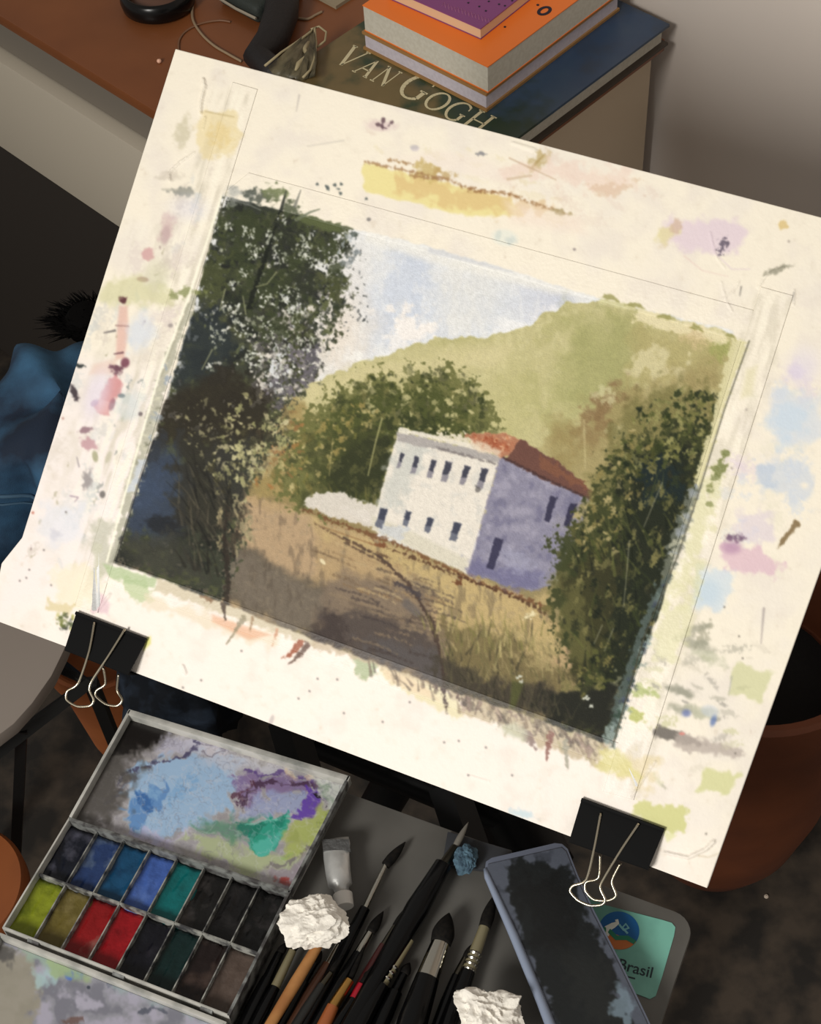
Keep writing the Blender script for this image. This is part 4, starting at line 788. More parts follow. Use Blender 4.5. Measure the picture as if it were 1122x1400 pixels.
# denim jacket draped over something low, with black fur at its collar
rs = random.Random(9)
JC = at(104, 592, .46); JC.z = 0
jk = root('denim_jacket', JC, 'blue denim jacket with a curved seam and black fur, draped left of the drawing board', 'jacket')
def jpt(a, t, push=0):                              # a: around, t: 0 hem .. 1 top
    prof = [(0, .045), (.25, .06), (.5, .125), (.7, .145), (.82, .134), (.9, .112), (.96, .07), (1, .012)]
    for i in range(len(prof)-1):
        if prof[i][0] <= t <= prof[i+1][0]:
            k = (t-prof[i][0])/(prof[i+1][0]-prof[i][0]); r = prof[i][1]*(1-k)+prof[i+1][1]*k; break
    z = .52*(t if t < .7 else .7+.3*math.sin((t-.7)/.3*math.pi/2))
    f = -abs(math.sin(a*3.5+1.2*math.sin(t*5)))*.034*(1-t*.4)+math.sin(a*13+t*7)*.005+mnoise.noise(Vector((a*2.2, t*5, 1)))*.030
    r = r+f*min(1, (1-t)*4+.25)+push
    return JC+Vector((math.cos(a)*r*1.02, math.sin(a)*r*.95, z+.012*math.sin(a*3+1)*t))
mb = MB(); NA, NT = 160, 60; G = [[mb.bm.verts.new(jpt(i*2*math.pi/NA, j/NT)) for i in range(NA)] for j in range(NT+1)]
for j in range(NT):
    for i in range(NA): mb.face([G[j][i], G[j][(i+1) % NA], G[j+1][(i+1) % NA], G[j+1][i]])
mb.face(G[NT]); mb.face(G[0][::-1])
m_den = mat('denim', (58, 104, 140), .8, c2=(14, 32, 54), scale=9, bump=.3, bscale=900, detail=6, lo=.4, hi=.6)  # fold highlights and dark hollows put into the colour as strong mottling
mb.build('denim_cloth', m_den, jk, smooth='all')
mb = MB()
for a0_, a1_, t0, t1, wd in [(2.6, 4.6, .68, .86, .0022), (2.6, 4.6, .665, .845, .0012)]:
    mb.tube([jpt(a0_+(a1_-a0_)*k/40, t0+(t1-t0)*math.sin(k/40*math.pi*.9), .002) for k in range(41)], wd, 6)
mb.build('seam', mat('denim_seam', (74, 104, 128), .8), jk, smooth='all')
mb = MB()
FC = at(116, 428, .49)
for i in range(620):
    a = rs.random()*2*math.pi; rr = .026*math.sqrt(rs.random()); b = FC+Vector((math.cos(a)*rr*1.2, math.sin(a)*rr*.9, -.015)); d = Vector((math.cos(a)*.5-.35+rs.gauss(0, .3), .35+math.sin(a)*.5+rs.gauss(0, .3), .5)).normalized()
    L_ = .012+.018*rs.random(); mb.tube([b, b+d*L_*.5, b+d*L_+Vector((-.006, .0, -.006))], [.0012, .0009, .0002], 3, cap=False)
mb.lathe(FC, [(.001, -.03), (.024, -.025), (.028, -.012), (.018, .002), (.001, .005)], 20)
mb.build('fur_collar', mat('black_fur', (6, 5, 5), .9, spec=.1), jk)
# second denim piece low at the left: sleeve
mb = MB(); P = [at(-60, 700, .30), at(-10, 742, .30), at(30, 738, .26), at(60, 745, .2)]
mb.tube(P, [.05, .052, .045, .04], 18, flat=.7).build('sleeve', m_den, jk, smooth='all')
# white side table with a black metal frame
HT = .47
tb_ = at(-60, 960, HT); tb_.z = 0
stb = root('side_table', tb_, 'pale grey low table with rounded corner and thin black metal frame at the left edge', 'table')
poly_px = [(-260, 800), (-40, 800), (110, 862), (92, 905), (76, 938), (50, 975), (25, 1003), (0, 1022), (-60, 1060), (-260, 1180)]
MB().prism([at(x, y, HT-.018) for x, y in poly_px], UP*.018).bevel(.002).build('table_top', mat('pale_laminate', (140, 130, 122), .6), stb, smooth=True)
m_blk = mat('black_metal', (14, 14, 14), .45)
mb = MB(); hz = HT-.045
mb.tube([at(78, 908, hz), at(121, 934, hz), at(32, 1001, hz), at(-60, 1070, hz)], .0085, 4); mb.build('frame_rail', m_blk, stb)
lp = at(32, 1000, hz); MB().tube([(lp.x, lp.y, hz+.006), at(14, 1330, 0)], .0075, 4).build('leg', m_blk, stb)
lp = at(124, 932, hz); MB().tube([(lp.x, lp.y, hz), (lp.x+.004, lp.y, 0)], .0085, 4).build('leg', m_blk, stb)
lp = at(-150, 900, hz); MB().tube([(lp.x, lp.y, HT-.018), (lp.x, lp.y, 0)], .0085, 4).build('leg', m_blk, stb)
lp = at(-150, 1080, hz); MB().tube([(lp.x, lp.y, HT-.018), (lp.x, lp.y, 0)], .0085, 4).build('leg', m_blk, stb)
# wooden pieces seen low on the left
m_ow = mat('orange_wood', (142, 78, 36), .5, c2=(118, 62, 28), scale=12)
wc = at(-60, 1230, .3); wc.z = 0
wr = root('wooden_stool', wc, 'orange-brown bentwood stool cut by the left edge below the low table', 'stool')
c0 = at(-58, 1222, .36); R_ = (at(33, 1240, .36)-c0).length
MB().lathe((c0.x, c0.y, 0), [(0, .345), (R_*.94, .345), (R_, .352), (R_, .368), (R_*.94, .375), (0, .375)], 64).build('stool_seat', m_ow, wr, smooth=True)
for k in range(4):
    a = k*math.pi/2+.6; MB().tube([(c0.x+math.cos(a)*R_*.7, c0.y+math.sin(a)*R_*.7, .346), (c0.x+math.cos(a)*R_*.9, c0.y+math.sin(a)*R_*.9, 0)], [.013, .010], 12).build('leg', m_ow, wr, smooth=True)
pt = at(133, 878, .22); pt.z = 0
MB().lathe(pt, [(0, 0), (.040, 0), (.046, .03), (.056, .14), (.060, .185), (.066, .19), (.066, .22), (.062, .222), (.058, .22), (.056, .19), (0, .188)], 48).build('small_terracotta_pot', mat('terracotta_warm', (168, 96, 50), .7, c2=(148, 80, 40), scale=14), smooth=True, label='small orange-brown pot on the floor behind the left binder clip', cat='plant pot')
# tiny flecks on the floor
for i, (x, y, r) in enumerate([(1047, 1226, .0028)]):
    MB().lathe(at(x, y, 0), [(.0005, 0), (r, .0008), (r*.7, r), (.0004, r*1.2)], 10).build('paint_fleck', mat('fleck', (200, 184, 168), .7), label='tiny pale fleck lying on the dark floor right of the tray', cat='crumb')

# ------------------------------------------------------------------ the easel: tripod, tray arms, black bag
es = root('tripod_easel', (BO+BE2*-.05).xy.to_3d(), 'black tripod easel carrying the drawing board, its legs seen under the lower edge', 'easel')
m_eas = mat('easel_black', (10, 10, 11), .5, spec=.2)
hub = bpt(0, -.02, -.05); hub2 = Vector((hub.x, hub.y, .62))
MB().tube([hub, hub2], [.02, .02], 16).build('mast', m_eas, es, smooth=True)
for k, (fx, fy) in enumerate([(-.30, .55), (.16, .47), (.06, 1.12)]):
    MB().tube([hub2+Vector((0, 0, .06)), (fx, fy, .0)], [.019, .013], 12).build('leg', m_eas, es, smooth=True)
def bboard(u0, u1, v0, v1, h0, h1):
    mb = MB(); return mb.hexa([bpt(u, v, h0) for u, v in ((u0, v0), (u1, v0), (u1, v1), (u0, v1))], [bpt(u, v, h1) for u, v in ((u0, v0), (u1, v0), (u1, v1), (u0, v1))])
bboard(-.19, .19, -.03, .0, -.03, -.0082).bevel(.003).build('support_bar', m_eas, es)
bboard(-.02, .02, -.17, .17, -.045, -.030).bevel(.003).build('support_spine', m_eas, es)
TZ = .80
for x0, x1, yy0, yy1 in [((612, 1075), (660, 1215), 0, 0), ((392, 985), (450, 1180), 0, 0)]:
    a, b = at(*x0, TZ-.022), at(*x1, TZ-.022)
    MB().tube([a, lerp(a, b, .5), b], .0135, 4, flat=.5).build('tray_arm', m_eas, es)
a, b = at(400, 1000, TZ-.05), at(740, 1140, TZ-.05)
MB().tube([a, b], .012, 10).build('cross_arm', m_eas, es, smooth=True)
MB().tube([lerp(a, b, .45), Vector((hub2.x, hub2.y, .66))], .014, 10).build('strut', m_eas, es, smooth=True)
MB().tube([at(700, 1110, TZ-.06), at(745, 1190, TZ-.06)], [.026, .022], 12).build('clamp', m_eas, es, smooth=True)
# dark cloth bag hanging under the board, left
mb = MB(); rs = random.Random(4); BC = at(246, 948, .60); NU, NV = 40, 24
G = []
for j in range(NV+1):
    th = math.pi*j/NV; L_ = []
    for i in range(NU):
        ph = 2*math.pi*i/NU; d = Vector((math.sin(th)*math.cos(ph), math.sin(th)*math.sin(ph), math.cos(th)))
        f = 1+.22*mnoise.noise(d*2.2)+.10*mnoise.noise(d*6)
        L_.append(mb.bm.verts.new(BC+Vector((d.x*.050, d.y*.045, d.z*.075))*f))
    G.append(L_)
for j in range(NV):
    for i in range(NU): mb.face([G[j][i], G[j][(i+1) % NU], G[j+1][(i+1) % NU], G[j+1][i]])
bmesh.ops.remove_doubles(mb.bm, verts=mb.bm.verts, dist=1e-5)
bg = root('cloth_bag', (BC.x, BC.y, BC.z-.09), 'crumpled blue-black cloth bag hanging under the board by the left binder clip', 'bag')
mb.build('bag_body', mat('bag_cloth', (14, 17, 22), .8, spec=.1, c2=(38, 46, 58), scale=30, lo=.5, hi=.7), bg, smooth='all')
MB().tube([BC+Vector((-.02, .0, .07)), BC+Vector((-.03, -.03, .12)), BC+Vector((.0, -.01, .19)), bpt(-.14, -.03, -.028)], .004, 8).build('bag_strap', m_black, bg, smooth='all')

# ------------------------------------------------------------------ drawing board, sheet, tape
paint()
HGT = np.zeros((PH, PW), np.float32)
def hstroke(pts, w0, w1, a, soft=1.2):
    P = np.array(pts, np.float32); pad = max(w0, w1)+soft+3
    s = box(P[:, 0].min()-pad, P[:, 1].min()-pad, P[:, 0].max()+pad, P[:, 1].max()+pad)
    x = XX[s]; y = YY[s]; best = np.full(x.shape, -1e9, np.float32); n = len(P)-1
    for i in range(n):
        ax, ay = P[i]; bx, by = P[i+1]; dx, dy = bx-ax, by-ay
        t = np.clip(((x-ax)*dx+(y-ay)*dy)/(dx*dx+dy*dy+1e-9), 0, 1); w = w0+(w1-w0)*(i+t)/n
        best = np.maximum(best, w-np.sqrt((x-ax-t*dx)**2+(y-ay-t*dy)**2))
    HGT[s] += 1.8*a*sstep(-soft, soft, best)
for pts, w0, w1, a in [([(278, 108), (280, 118), (275, 138), (274, 154)], 1.6, 1.6, .0011), ([(280, 160), (277, 176)], 1.2, .8, .0006), ([(266, 208), (245, 222), (231, 236), (232, 246)], .8, 1.6, .0008),
        ([(1010, 385), (1000, 400), (985, 410)], .8, .6, .0005), ([(1062, 365), (1045, 378), (1036, 392)], .8, 1.2, .0006), ([(985, 385), (992, 410), (1000, 425)], .8, .8, .0004), ([(1085, 396), (1084, 416)], 1, .8, .0006), ([(970, 318), (978, 350), (990, 366)], .6, .5, .0004),
        ([(1056, 372), (1070, 366)], 1, 2, .0005), ([(150, 812), (132, 836), (124, 836)], 1.6, 1.2, .0006), ([(895, 1040), (862, 1090)], .9, .7, .0006), ([(908, 1165), (940, 1172), (965, 1160), (975, 1150)], 1.5, 2.5, .0009), ([(640, 1060), (668, 1068)], .8, .6, .0004), ([(250, 910), (253, 920)], 2, 2, .0007), ([(730, 205), (700, 195)], 3, 2, .0004)]:
    hstroke(pts, w0, w1, a)
HGT += .00002*N6+.00002*N25
m_board = vmat('board_paint', .65, .35, .1, 600); m_sheet = vmat('sheet_pigment', .8, .2, .35, 1100); m_tape = vmat('tape_paint', .5, .35, .15, 500)
BT = .008
outl = dict(L=[(240, 67), (31, 733), (3, 768), (-12, 846)], R=[(1278, 338), (984, 1163), (966, 1214)], B=[(-12, 846), (90, 884), (884, 1183), (966, 1214)])
def edge_u(chain, v):
    Q = [buv(onb(*p)) for p in chain]
    for i in range(len(Q)-1):
        (u0, v0), (u1, v1) = Q[i], Q[i+1]
        if v0 >= v >= v1: return u0+(u1-u0)*(v0-v)/(v0-v1)
    return Q[-1][0] if v < Q[-1][1] else Q[0][0]
def edge_v(chain, u):
    Q = [buv(onb(*p)) for p in chain]
    for i in range(len(Q)-1):
        (u0, v0), (u1, v1) = Q[i], Q[i+1]
        if u0 <= u <= u1: return v0+(v1-v0)*(u-u0)/(u1-u0)
    return Q[0][1] if u < Q[0][0] else Q[-1][1]
NR, NC = 560, 680
vt = buv(onb(240, 67))[1]; vt2 = buv(onb(1278, 338))[1]
vs = np.linspace(vt, -.2, NR); P = np.zeros((NR, NC, 3))
for j in range(NR):
    s = j/(NR-1); 
    v_ = vs[j]; ul = edge_u(outl['L'], v_); ur = edge_u(outl['R'], v_)
    us = ul+(ur-ul)*np.linspace(0, 1, NC)
    vv = np.full(NC, v_)
    top = vt+(vt2-vt)*(us-us[0])/(us[-1]-us[0])
    bot = np.array([edge_v(outl['B'], u_) for u_ in (us[::20].tolist()+[us[-1]])]); bot = np.interp(us, us[::20].tolist()+[us[-1]], bot)
    vv = top+(bot-top)*s
    P[j] = np.array(BO)+us[:, None]*np.array(BE1)+vv[:, None]*np.array(BE2)
brd = gridmesh('drawing_board', P, m_board, None, BT, np.array(BN), relief=1.0, label='large cream drawing board smeared with watercolour tests, held by two black binder clips', cat='drawing board')
def onbh(h): return lambda px, py: onb(px, py, h)
P = bilin([(300, 262), (1014, 463), (838, 1022), (150, 768)], 640, 800, f=onbh(0.00018))
gridmesh('watercolour_painting', P, m_sheet, None, .0002, np.array(BN), relief=.4, label='watercolour of a white and lavender house among trees and a hill, taped to the board', cat='painting')
for q4, n_, m_, lab in [([(318, 112), (352, 122), (134, 838), (102, 828)], 560, 26, 'strip of stained masking tape along the left edge of the painting'),
        ([(1040, 392), (1084, 404), (866, 1094), (824, 1082)], 560, 32, 'strip of stained masking tape along the right edge of the painting'),
        ([(340, 236), (1030, 424), (1024, 470), (304, 265)], 36, 560, 'strip of cream masking tape along the top edge of the painting'),
        ([(148, 763), (846, 1016), (836, 1048), (132, 792)], 26, 560, 'strip of stained masking tape along the bottom edge of the painting')]:
    P = bilin(q4, n_, m_, f=onbh(.00042 if n_ > m_ else .00034))
    gridmesh('masking_tape', P, m_tape, None, .0003, np.array(BN), relief=1.0, label=lab, cat='tape', group='masking tape round the painting')

# ------------------------------------------------------------------ binder clips
m_clip = mat('clip_black', (9, 9, 10), .6, spec=.15); m_wire = mat('nickel_wire', (190, 180, 160), .25, 1)
def clip(label, quad, front, back):
    TL_, TR_, BR_, BL_ = [onb(*p, h) for p, h in zip(quad, (.0012, .0012, .009, .009))]
    c = (BL_+BR_)/2; r = root('binder_clip', c, label, 'binder clip', 'black binder clips on the board')
    n = BN; w = (TR_-TL_).normalized(); dwn = ((BL_+BR_)/2-(TL_+TR_)/2); th = .0008
    # front plate, spine under the edge, back plate
    B2L, B2R = BL_-n*.026, BR_-n*.026; T2L, T2R = TL_-n*(BT+.0016+.0012), TR_-n*(BT+.0016+.0012)
    mb = MB()
    def slab(a, b, c_, d, off): mb.hexa([a, b, c_, d], [a+off, b+off, c_+off, d+off])
    slab(TL_, TR_, BR_, BL_, n*th); mb.build('front_jaw', m_clip, r)
    mb = MB(); slab(BL_, BR_, B2R, B2L, dwn.normalized()*th); mb.build('spine', m_clip, r)
    mb = MB(); slab(T2L, T2R, B2R, B2L, -n*th); mb.build('back_jaw', m_clip, r)
    mb = MB(); mb.tube([TL_+n*.0012, TR_+n*.0012], .0013, 8); mb.build('jaw_lip', m_clip, r)
    for pts in (front, back):
        P = [onb(x, y, h) for x, y, h in pts]; S = []
        for i in range(len(P)-1):
            a, b, c_, d = P[max(i-1, 0)], P[i], P[i+1], P[min(i+2, len(P)-1)]
            for k in range(6):
                t = k/6; k1 = .5*((2*b)+(c_-a)*t+(2*a-5*b+4*c_-d)*t*t+(-a+3*b-3*c_+d)*t**3); S.append(lerp(b.lerp(c_, t), k1, .75))
        S.append(P[-1]); MB().tube(S, .00085, 8).build('wire_handle', m_wire, r, smooth='all')
clip('black binder clip with steel wire handles on the lower left edge of the board', [(105, 838), (201, 875), (176, 922), (89, 888)],
     [(129, 851, .004), (122, 890, .009), (107, 934, .012), (92, 945, .012), (91, 957, .012), (106, 966, .012), (123, 965, .012), (128, 957, .012), (122, 943, .012), (126, 930, .012), (148, 897, .009), (171, 860, .004)],
     [(141, 912, -.01), (144, 935, -.014), (132, 944, -.014), (131, 952, -.014), (145, 963, -.014), (160, 965, -.014), (167, 957, -.014), (160, 944, -.014), (162, 922, -.01)])
clip('black binder clip with steel wire handles on the lower right edge of the board', [(795, 1093), (908, 1135), (886, 1188), (778, 1150)],
     [(821, 1112, .004), (812, 1160, .009), (801, 1203, .012), (783, 1211, .012), (779, 1219, .012), (790, 1231, .012), (806, 1238, .012), (822, 1237, .012), (827, 1230, .012), (820, 1213, .012), (828, 1196, .011), (850, 1160, .008), (873, 1126, .004)],
     [(820, 1168, -.012), (818, 1200, -.014), (801, 1206, -.014), (800, 1218, -.014), (812, 1230, -.014), (832, 1231, -.014), (842, 1224, -.014), (836, 1205, -.014), (848, 1180, -.012)])
# ------------------------------------------------------------------ tray with its sticker
TC = at(952, 1256, TZ); 
def tq(a, b, z): return Vector((TC.x, TC.y, 0))+TA*a+TBv*b+UP*z
def rrect(x0, x1, y0, y1, r, z, n=6):
    out = []
    for cx, cy, a0 in ((x1-r, y1-r, 0), (x0+r, y1-r, 90), (x0+r, y0+r, 180), (x1-r, y0+r, 270)):
        for k in range(n+1): a = math.radians(a0+90*k/n); out.append(tq(cx+r*math.cos(a), cy+r*math.sin(a), z))
    return out
m_tray = mat('grey_plastic', (98, 96, 92), .5, c2=(84, 82, 78), scale=18, bump=.05)
tr = root('painting_tray', tq(-.16, -.15, TZ-.01), 'flat grey tray with rounded corner and turquoise sticker under the brushes', 'tray')
MB().prism(rrect(-.335, 0, -.32, 0, .014, TZ-.009), UP*.009).bevel(.0015).build('tray_plate', m_tray, tr, smooth=True)
MB().prism(rrect(-.331, -.004, -.316, -.004, .011, TZ-.0125), UP*.0035).build('dark_underside', m_black, tr)
sp = [(800, 1224), (828, 1238), (905, 1258), (918, 1262), (923, 1268), (921, 1280), (905, 1335), (896, 1362), (888, 1366), (820, 1340), (780, 1300)]
stk = MB().prism([at(x, y, TZ+.0001) for x, y in sp], UP*.0004).build('sticker', mat('turquoise_sticker', (122, 182, 166), .35, c2=(88, 136, 126), scale=25), tr)
stk['label'] = 'turquoise sticker with a round emblem'
def disc(px, py, r, z, a0=0, a1=360, n=32, chord=False):
    c = at(px, py, z); return [c+TA*r*math.cos(math.radians(a0+(a1-a0)*k/n))+TBv*r*math.sin(math.radians(a0+(a1-a0)*k/n)) for k in range(n+(1 if a1-a0 < 360 else 0))]
ez = TZ+.0005; ER = .0125
MB().prism(disc(846, 1272, ER, ez), UP*.0002).build('emblem', mat('emblem_blue', (28, 92, 150), .4), stk)
MB().prism(disc(846, 1272, ER, ez+.0002, 195, 345), UP*.0002).build('emblem_band', mat('emblem_orange', (190, 108, 56), .4), stk)
c = at(846, 1272, ez+.0004)
MB().prism([c+TA*x*ER+TBv*y*ER for x, y in [(-.96, -.2), (-.5, -.05), (0, -.3), (.5, -.1), (.96, -.2), (.9, -.42), (.5, -.35), (0, -.55), (-.5, -.3), (-.9, -.42)]], UP*.0002).build('emblem_hills', mat('emblem_green', (40, 120, 92), .4), stk)
MB().tube([c+TA*x*ER+TBv*y*ER for x, y in [(-.5, -.5), (-.55, -.1), (-.35, .15), (-.2, .35), (-.3, .5)]], [.0016, .0022, .0018, .0012, .001], 8, flat=.12).build('emblem_figure', mat('emblem_white', (214, 216, 206), .5), stk)
MB().tube([c+TA*x*ER+TBv*y*ER for x, y in [(-.1, .3), (.2, .1), (.4, .3), (.2, .45), (.1, .2), (.45, .0)]], .0008, 6, flat=.2).build('emblem_swirl', mat('emblem_cyan', (120, 180, 190), .5), stk)
def text(body, px0, py0, px1, py1, z, m, parent, name, squash=1.0, off=.004):
    cu = bpy.data.curves.new(name, 'FONT'); cu.body = body; cu.size = 1; cu.extrude = 0; cu.offset = off*3
    to = bpy.data.objects.new(name, cu); COL.objects.link(to); bpy.context.view_layer.update()
    dg = bpy.context.evaluated_depsgraph_get(); me = bpy.data.meshes.new_from_object(to.evaluated_get(dg))
    bpy.data.objects.remove(to); w = max(v.co.x for v in me.vertices)
    a = at(px0, py0, z); b = at(px1, py1, z); ax = (b-a); L = ax.length; ax.normalize(); ay = UP.cross(ax); s = L/w
    bm = bmesh.new(); bm.from_mesh(me)
    for v in bm.verts: v.co = a+ax*v.co.x*s+ay*v.co.y*s*squash+UP*.0001
    mb = MB(); mb.bm.free(); mb.bm = bm; return mb.build(name, m, parent)
text('Brasil', 843, 1324, 890, 1337, TZ+.0005, mat('sticker_ink', (24, 44, 50), .5), stk, 'sticker_text')
text('turismo', 852, 1333, 872, 1339, TZ+.0005, bpy.data.materials['sticker_ink'], stk, 'small_print') if False else MB().tube([at(853, 1334, TZ+.0006), at(868, 1338, TZ+.0006)], .0005, 4, flat=.3).build('small_print', bpy.data.materials['sticker_ink'], stk)

# ------------------------------------------------------------------ palette chart
PX0, PY0, PW, PH = -140, 930, 1100, 660
YY, XX = np.mgrid[0:PH, 0:PW].astype(np.float32); XX += PX0; YY += PY0
IMG = np.zeros((PH, PW, 3), np.float32); IMG[:] = (168, 164, 164)
HGT = np.zeros((PH, PW), np.float32)
N60 = noise(60, 4, 21); N25 = noise(25, 4, 22); N12 = noise(12, 3, 23); N6 = noise(6, 3, 24); N3 = noise(3, 2, 25)
A_ = (slice(None), slice(None))
blend(A_, sstep(-.5, 1.5, N25), (186, 182, 190), .6); blend(A_, sstep(.3, 1.8, -N12), (138, 134, 140), .5)
P_ = lambda pts, c, a=.9, soft=6, rough=4: poly(pts, c, a, soft, rough, N12)
P_([(150, 960), (250, 985), (235, 1005), (205, 1030), (150, 1050), (100, 1120), (120, 1040)], (62, 58, 54), .9, 12, 6)
P_([(165, 975), (215, 985), (215, 1010), (180, 1025), (150, 1020)], (28, 25, 24), .95, 8, 5)
P_([(100, 1115), (150, 1040), (190, 1040), (170, 1110), (150, 1135)], (112, 108, 108), .8, 10, 5)
P_([(220, 1000), (330, 1020), (300, 1045), (215, 1030)], (186, 184, 204), .8, 9, 5)
P_([(190, 1060), (270, 1030), (340, 1040), (330, 1080), (290, 1120), (250, 1150), (190, 1140), (165, 1125)], (152, 184, 218), .92, 6, 5)
P_([(170, 1110), (200, 1085), (225, 1080), (215, 1110), (190, 1135), (170, 1130)], (86, 132, 190), .8, 5, 5)
ell(200, 1105, 10, 7, 0, (48, 96, 160), .8, .5, .4, N6); ell(258, 1080, 18, 8, -.6, (120, 164, 208), .7, .6, .4, N6); ell(215, 1085, 9, 6, 0, (130, 170, 210), .8, .5, .4, N6)
P_([(180, 1140), (260, 1140), (270, 1150), (230, 1160)], (190, 184, 214), .8, 5, 4)
P_([(260, 1020), (400, 1050), (420, 1060), (330, 1062), (280, 1045)], (196, 196, 208), .7, 8, 4)
stroke([(185, 1062), (215, 1050), (245, 1046), (270, 1034), (282, 1022), (270, 1012)], 1.6, 2.2, (70, 66, 98), .85, 1.6, 1.2, N6)
stroke([(150, 1100), (175, 1080), (200, 1058), (230, 1040)], 3, 1.5, (84, 84, 104), .6, 3, 2, N6); stroke([(170, 1072), (186, 1060)], 3, 2, (60, 62, 84), .7, 2, 1, N6)
ell(294, 1029, 12, 7, .2, (196, 190, 196), .8, .4, .3, N6); stroke([(284, 1022), (300, 1020), (308, 1030), (296, 1038), (284, 1032)], 1, 1, (120, 112, 124), .7)
P_([(320, 1070), (350, 1055), (430, 1064), (425, 1085), (370, 1085), (330, 1098)], (126, 104, 150), .85, 4, 4)
stroke([(326, 1094), (345, 1082), (375, 1072), (420, 1070), (434, 1074)], 4.5, 3, (74, 50, 74), .9, 1.5, 2, N6); stroke([(322, 1086), (350, 1074)], 3, 2, (84, 48, 66), .8, 1.5, 1.5, N6); stroke([(340, 1060), (390, 1058), (430, 1066)], 2, 1.5, (90, 66, 130), .8, 1.5, 1.5, N6)
P_([(330, 1100), (370, 1085), (420, 1085), (405, 1120), (350, 1110), (320, 1120)], (150, 160, 198), .85, 5, 4)
stroke([(428, 1082), (418, 1100), (403, 1124)], 8, 6, (96, 62, 166), .92, 2, 2, N6); ell(431, 1087, 3.5, 6, -.4, (26, 18, 30), .95, .4, .4, N3)
P_([(385, 1050), (430, 1058), (440, 1066), (400, 1062)], (206, 184, 152), .7, 4)
P_([(430, 1060), (474, 1072), (462, 1100), (440, 1120), (436, 1090)], (198, 202, 196), .85, 5, 3); ell(444, 1082, 7, 9, .3, (128, 148, 128), .7, .6, .4, N6)
P_([(240, 1150), (290, 1140), (340, 1150), (400, 1160), (440, 1110), (450, 1120), (400, 1200), (360, 1195), (250, 1160)], (168, 178, 138), .9, 7, 5)
P_([(290, 1120), (350, 1112), (345, 1150), (300, 1145), (270, 1145)], (88, 134, 112), .85, 9, 4)
P_([(340, 1118), (390, 1122), (385, 1160), (370, 1168), (340, 1152)], (28, 148, 124), .9, 4, 4); P_([(350, 1150), (385, 1145), (378, 1168), (358, 1164)], (96, 188, 176), .7, 4, 4)
ell(345, 1130, 14, 8, .3, (20, 112, 92), .8, .5, .4, N6); stroke([(340, 1120), (392, 1124)], 1.5, 1, (120, 206, 184), .6); ell(378, 1128, 8, 6, 0, (16, 120, 100), .8, .5, .4, N6)
P_([(395, 1140), (430, 1100), (452, 1105), (430, 1150), (400, 1180), (385, 1165)], (166, 176, 96), .85, 6, 4); ell(440, 1112, 5, 9, .6, (122, 136, 52), .8, .5, .4, N6); ell(402, 1150, 7, 6, 0, (150, 160, 88), .7, .5, .4, N6)
P_([(360, 1190), (400, 1180), (430, 1160), (415, 1200), (396, 1214)], (146, 136, 146), .9, 5, 4); ell(386, 1205, 8, 4, .3, (160, 56, 50), .85, .5, .3, N6); stroke([(370, 1185), (400, 1175), (420, 1160)], 2.5, 1.5, (110, 100, 110), .7, 2, 1.5, N6)
Yw = np.clip(np.arange(PH)[:, None]+(4*N60+2.5*N25), 0, PH-1).astype(int); Xw = np.clip(np.arange(PW)[None]+(5*np.roll(N60, 90, 1)+2.5*np.roll(N25, 60, 1)), 0, PW-1).astype(int)
IMG[:] = IMG[Yw, Xw]
for nz_, wd_, al_ in ((N25, .05, .35), (np.roll(N25, 97, 0)+.4*N12, .05, .3), (N60+.5*N25, .03, .3)):
    blend(A_, np.exp(-(nz_/(wd_*1.6))**2)*sstep(-1, .6, np.roll(N60, 200, 1)), (112, 108, 124), al_)
for nz_ in (np.roll(N25, 150, 1), np.roll(N60, 50, 0)+.6*N12): blend(A_, np.exp(-((nz_-.5)/.12)**2), (206, 204, 212), .3)
P_([(150, 960), (235, 985), (215, 1015), (180, 1050), (165, 1100), (130, 1135), (90, 1120)], (74, 70, 66), .75, 12, 7); P_([(165, 972), (228, 988), (214, 1012), (185, 1030), (145, 1030)], (26, 23, 22), .95, 7, 5); stroke([(480, 1068), (210, 985)], 2.5, 2.5, (70, 66, 66), .5, 2, 2, N6)
# lower flap
F_ = (slice(1275-930, 660), slice(0, 640)); IMG[F_] = (142, 142, 152)
blend(F_, sstep(-.4, 1.3, N25[F_]), (172, 168, 186), .8); blend(F_, sstep(.2, 1.4, -N25[F_]), (112, 112, 124), .7)
P_([(-20, 1290), (40, 1300), (60, 1350), (40, 1410), (-40, 1410)], (150, 144, 128), .85, 10, 6); P_([(0, 1296), (26, 1298), (14, 1314), (-6, 1312)], (78, 76, 76), .8, 6, 4); P_([(0, 1275), (30, 1290), (120, 1322), (110, 1340), (40, 1310)], (150, 172, 160), .8, 7, 4)
P_([(45, 1325), (75, 1330), (72, 1352), (50, 1352)], (168, 196, 200), .8, 6, 4); ell(93, 1334, 7, 7, 0, (76, 112, 200), .9, .4, .3, N6); ell(105, 1335, 6, 4, 0, (110, 140, 190), .7, .5, .3, N6)
P_([(70, 1315), (125, 1335), (120, 1345), (72, 1330)], (156, 176, 130), .8, 5, 3); stroke([(150, 1340), (200, 1352), (250, 1372)], 5, 7, (96, 100, 116), .7, 4, 3, N6); stroke([(190, 1385), (210, 1378), (225, 1382)], 2.5, 2, (80, 84, 98), .8, 1.5, 1.5, N6)
ell(110, 1368, 22, 10, .4, (190, 186, 204), .7, .6, .4, N12); ell(100, 1396, 12, 5, 0, (104, 78, 72), .8, .5, .4, N6); ell(121, 1350, 2.5, 2.5, 0, (60, 66, 78), .9)
P_([(130, 1325), (310, 1395), (300, 1402), (160, 1352)], (146, 164, 166), .6, 5, 3); ell(300, 1394, 5, 4, 0, (150, 96, 60), .8)
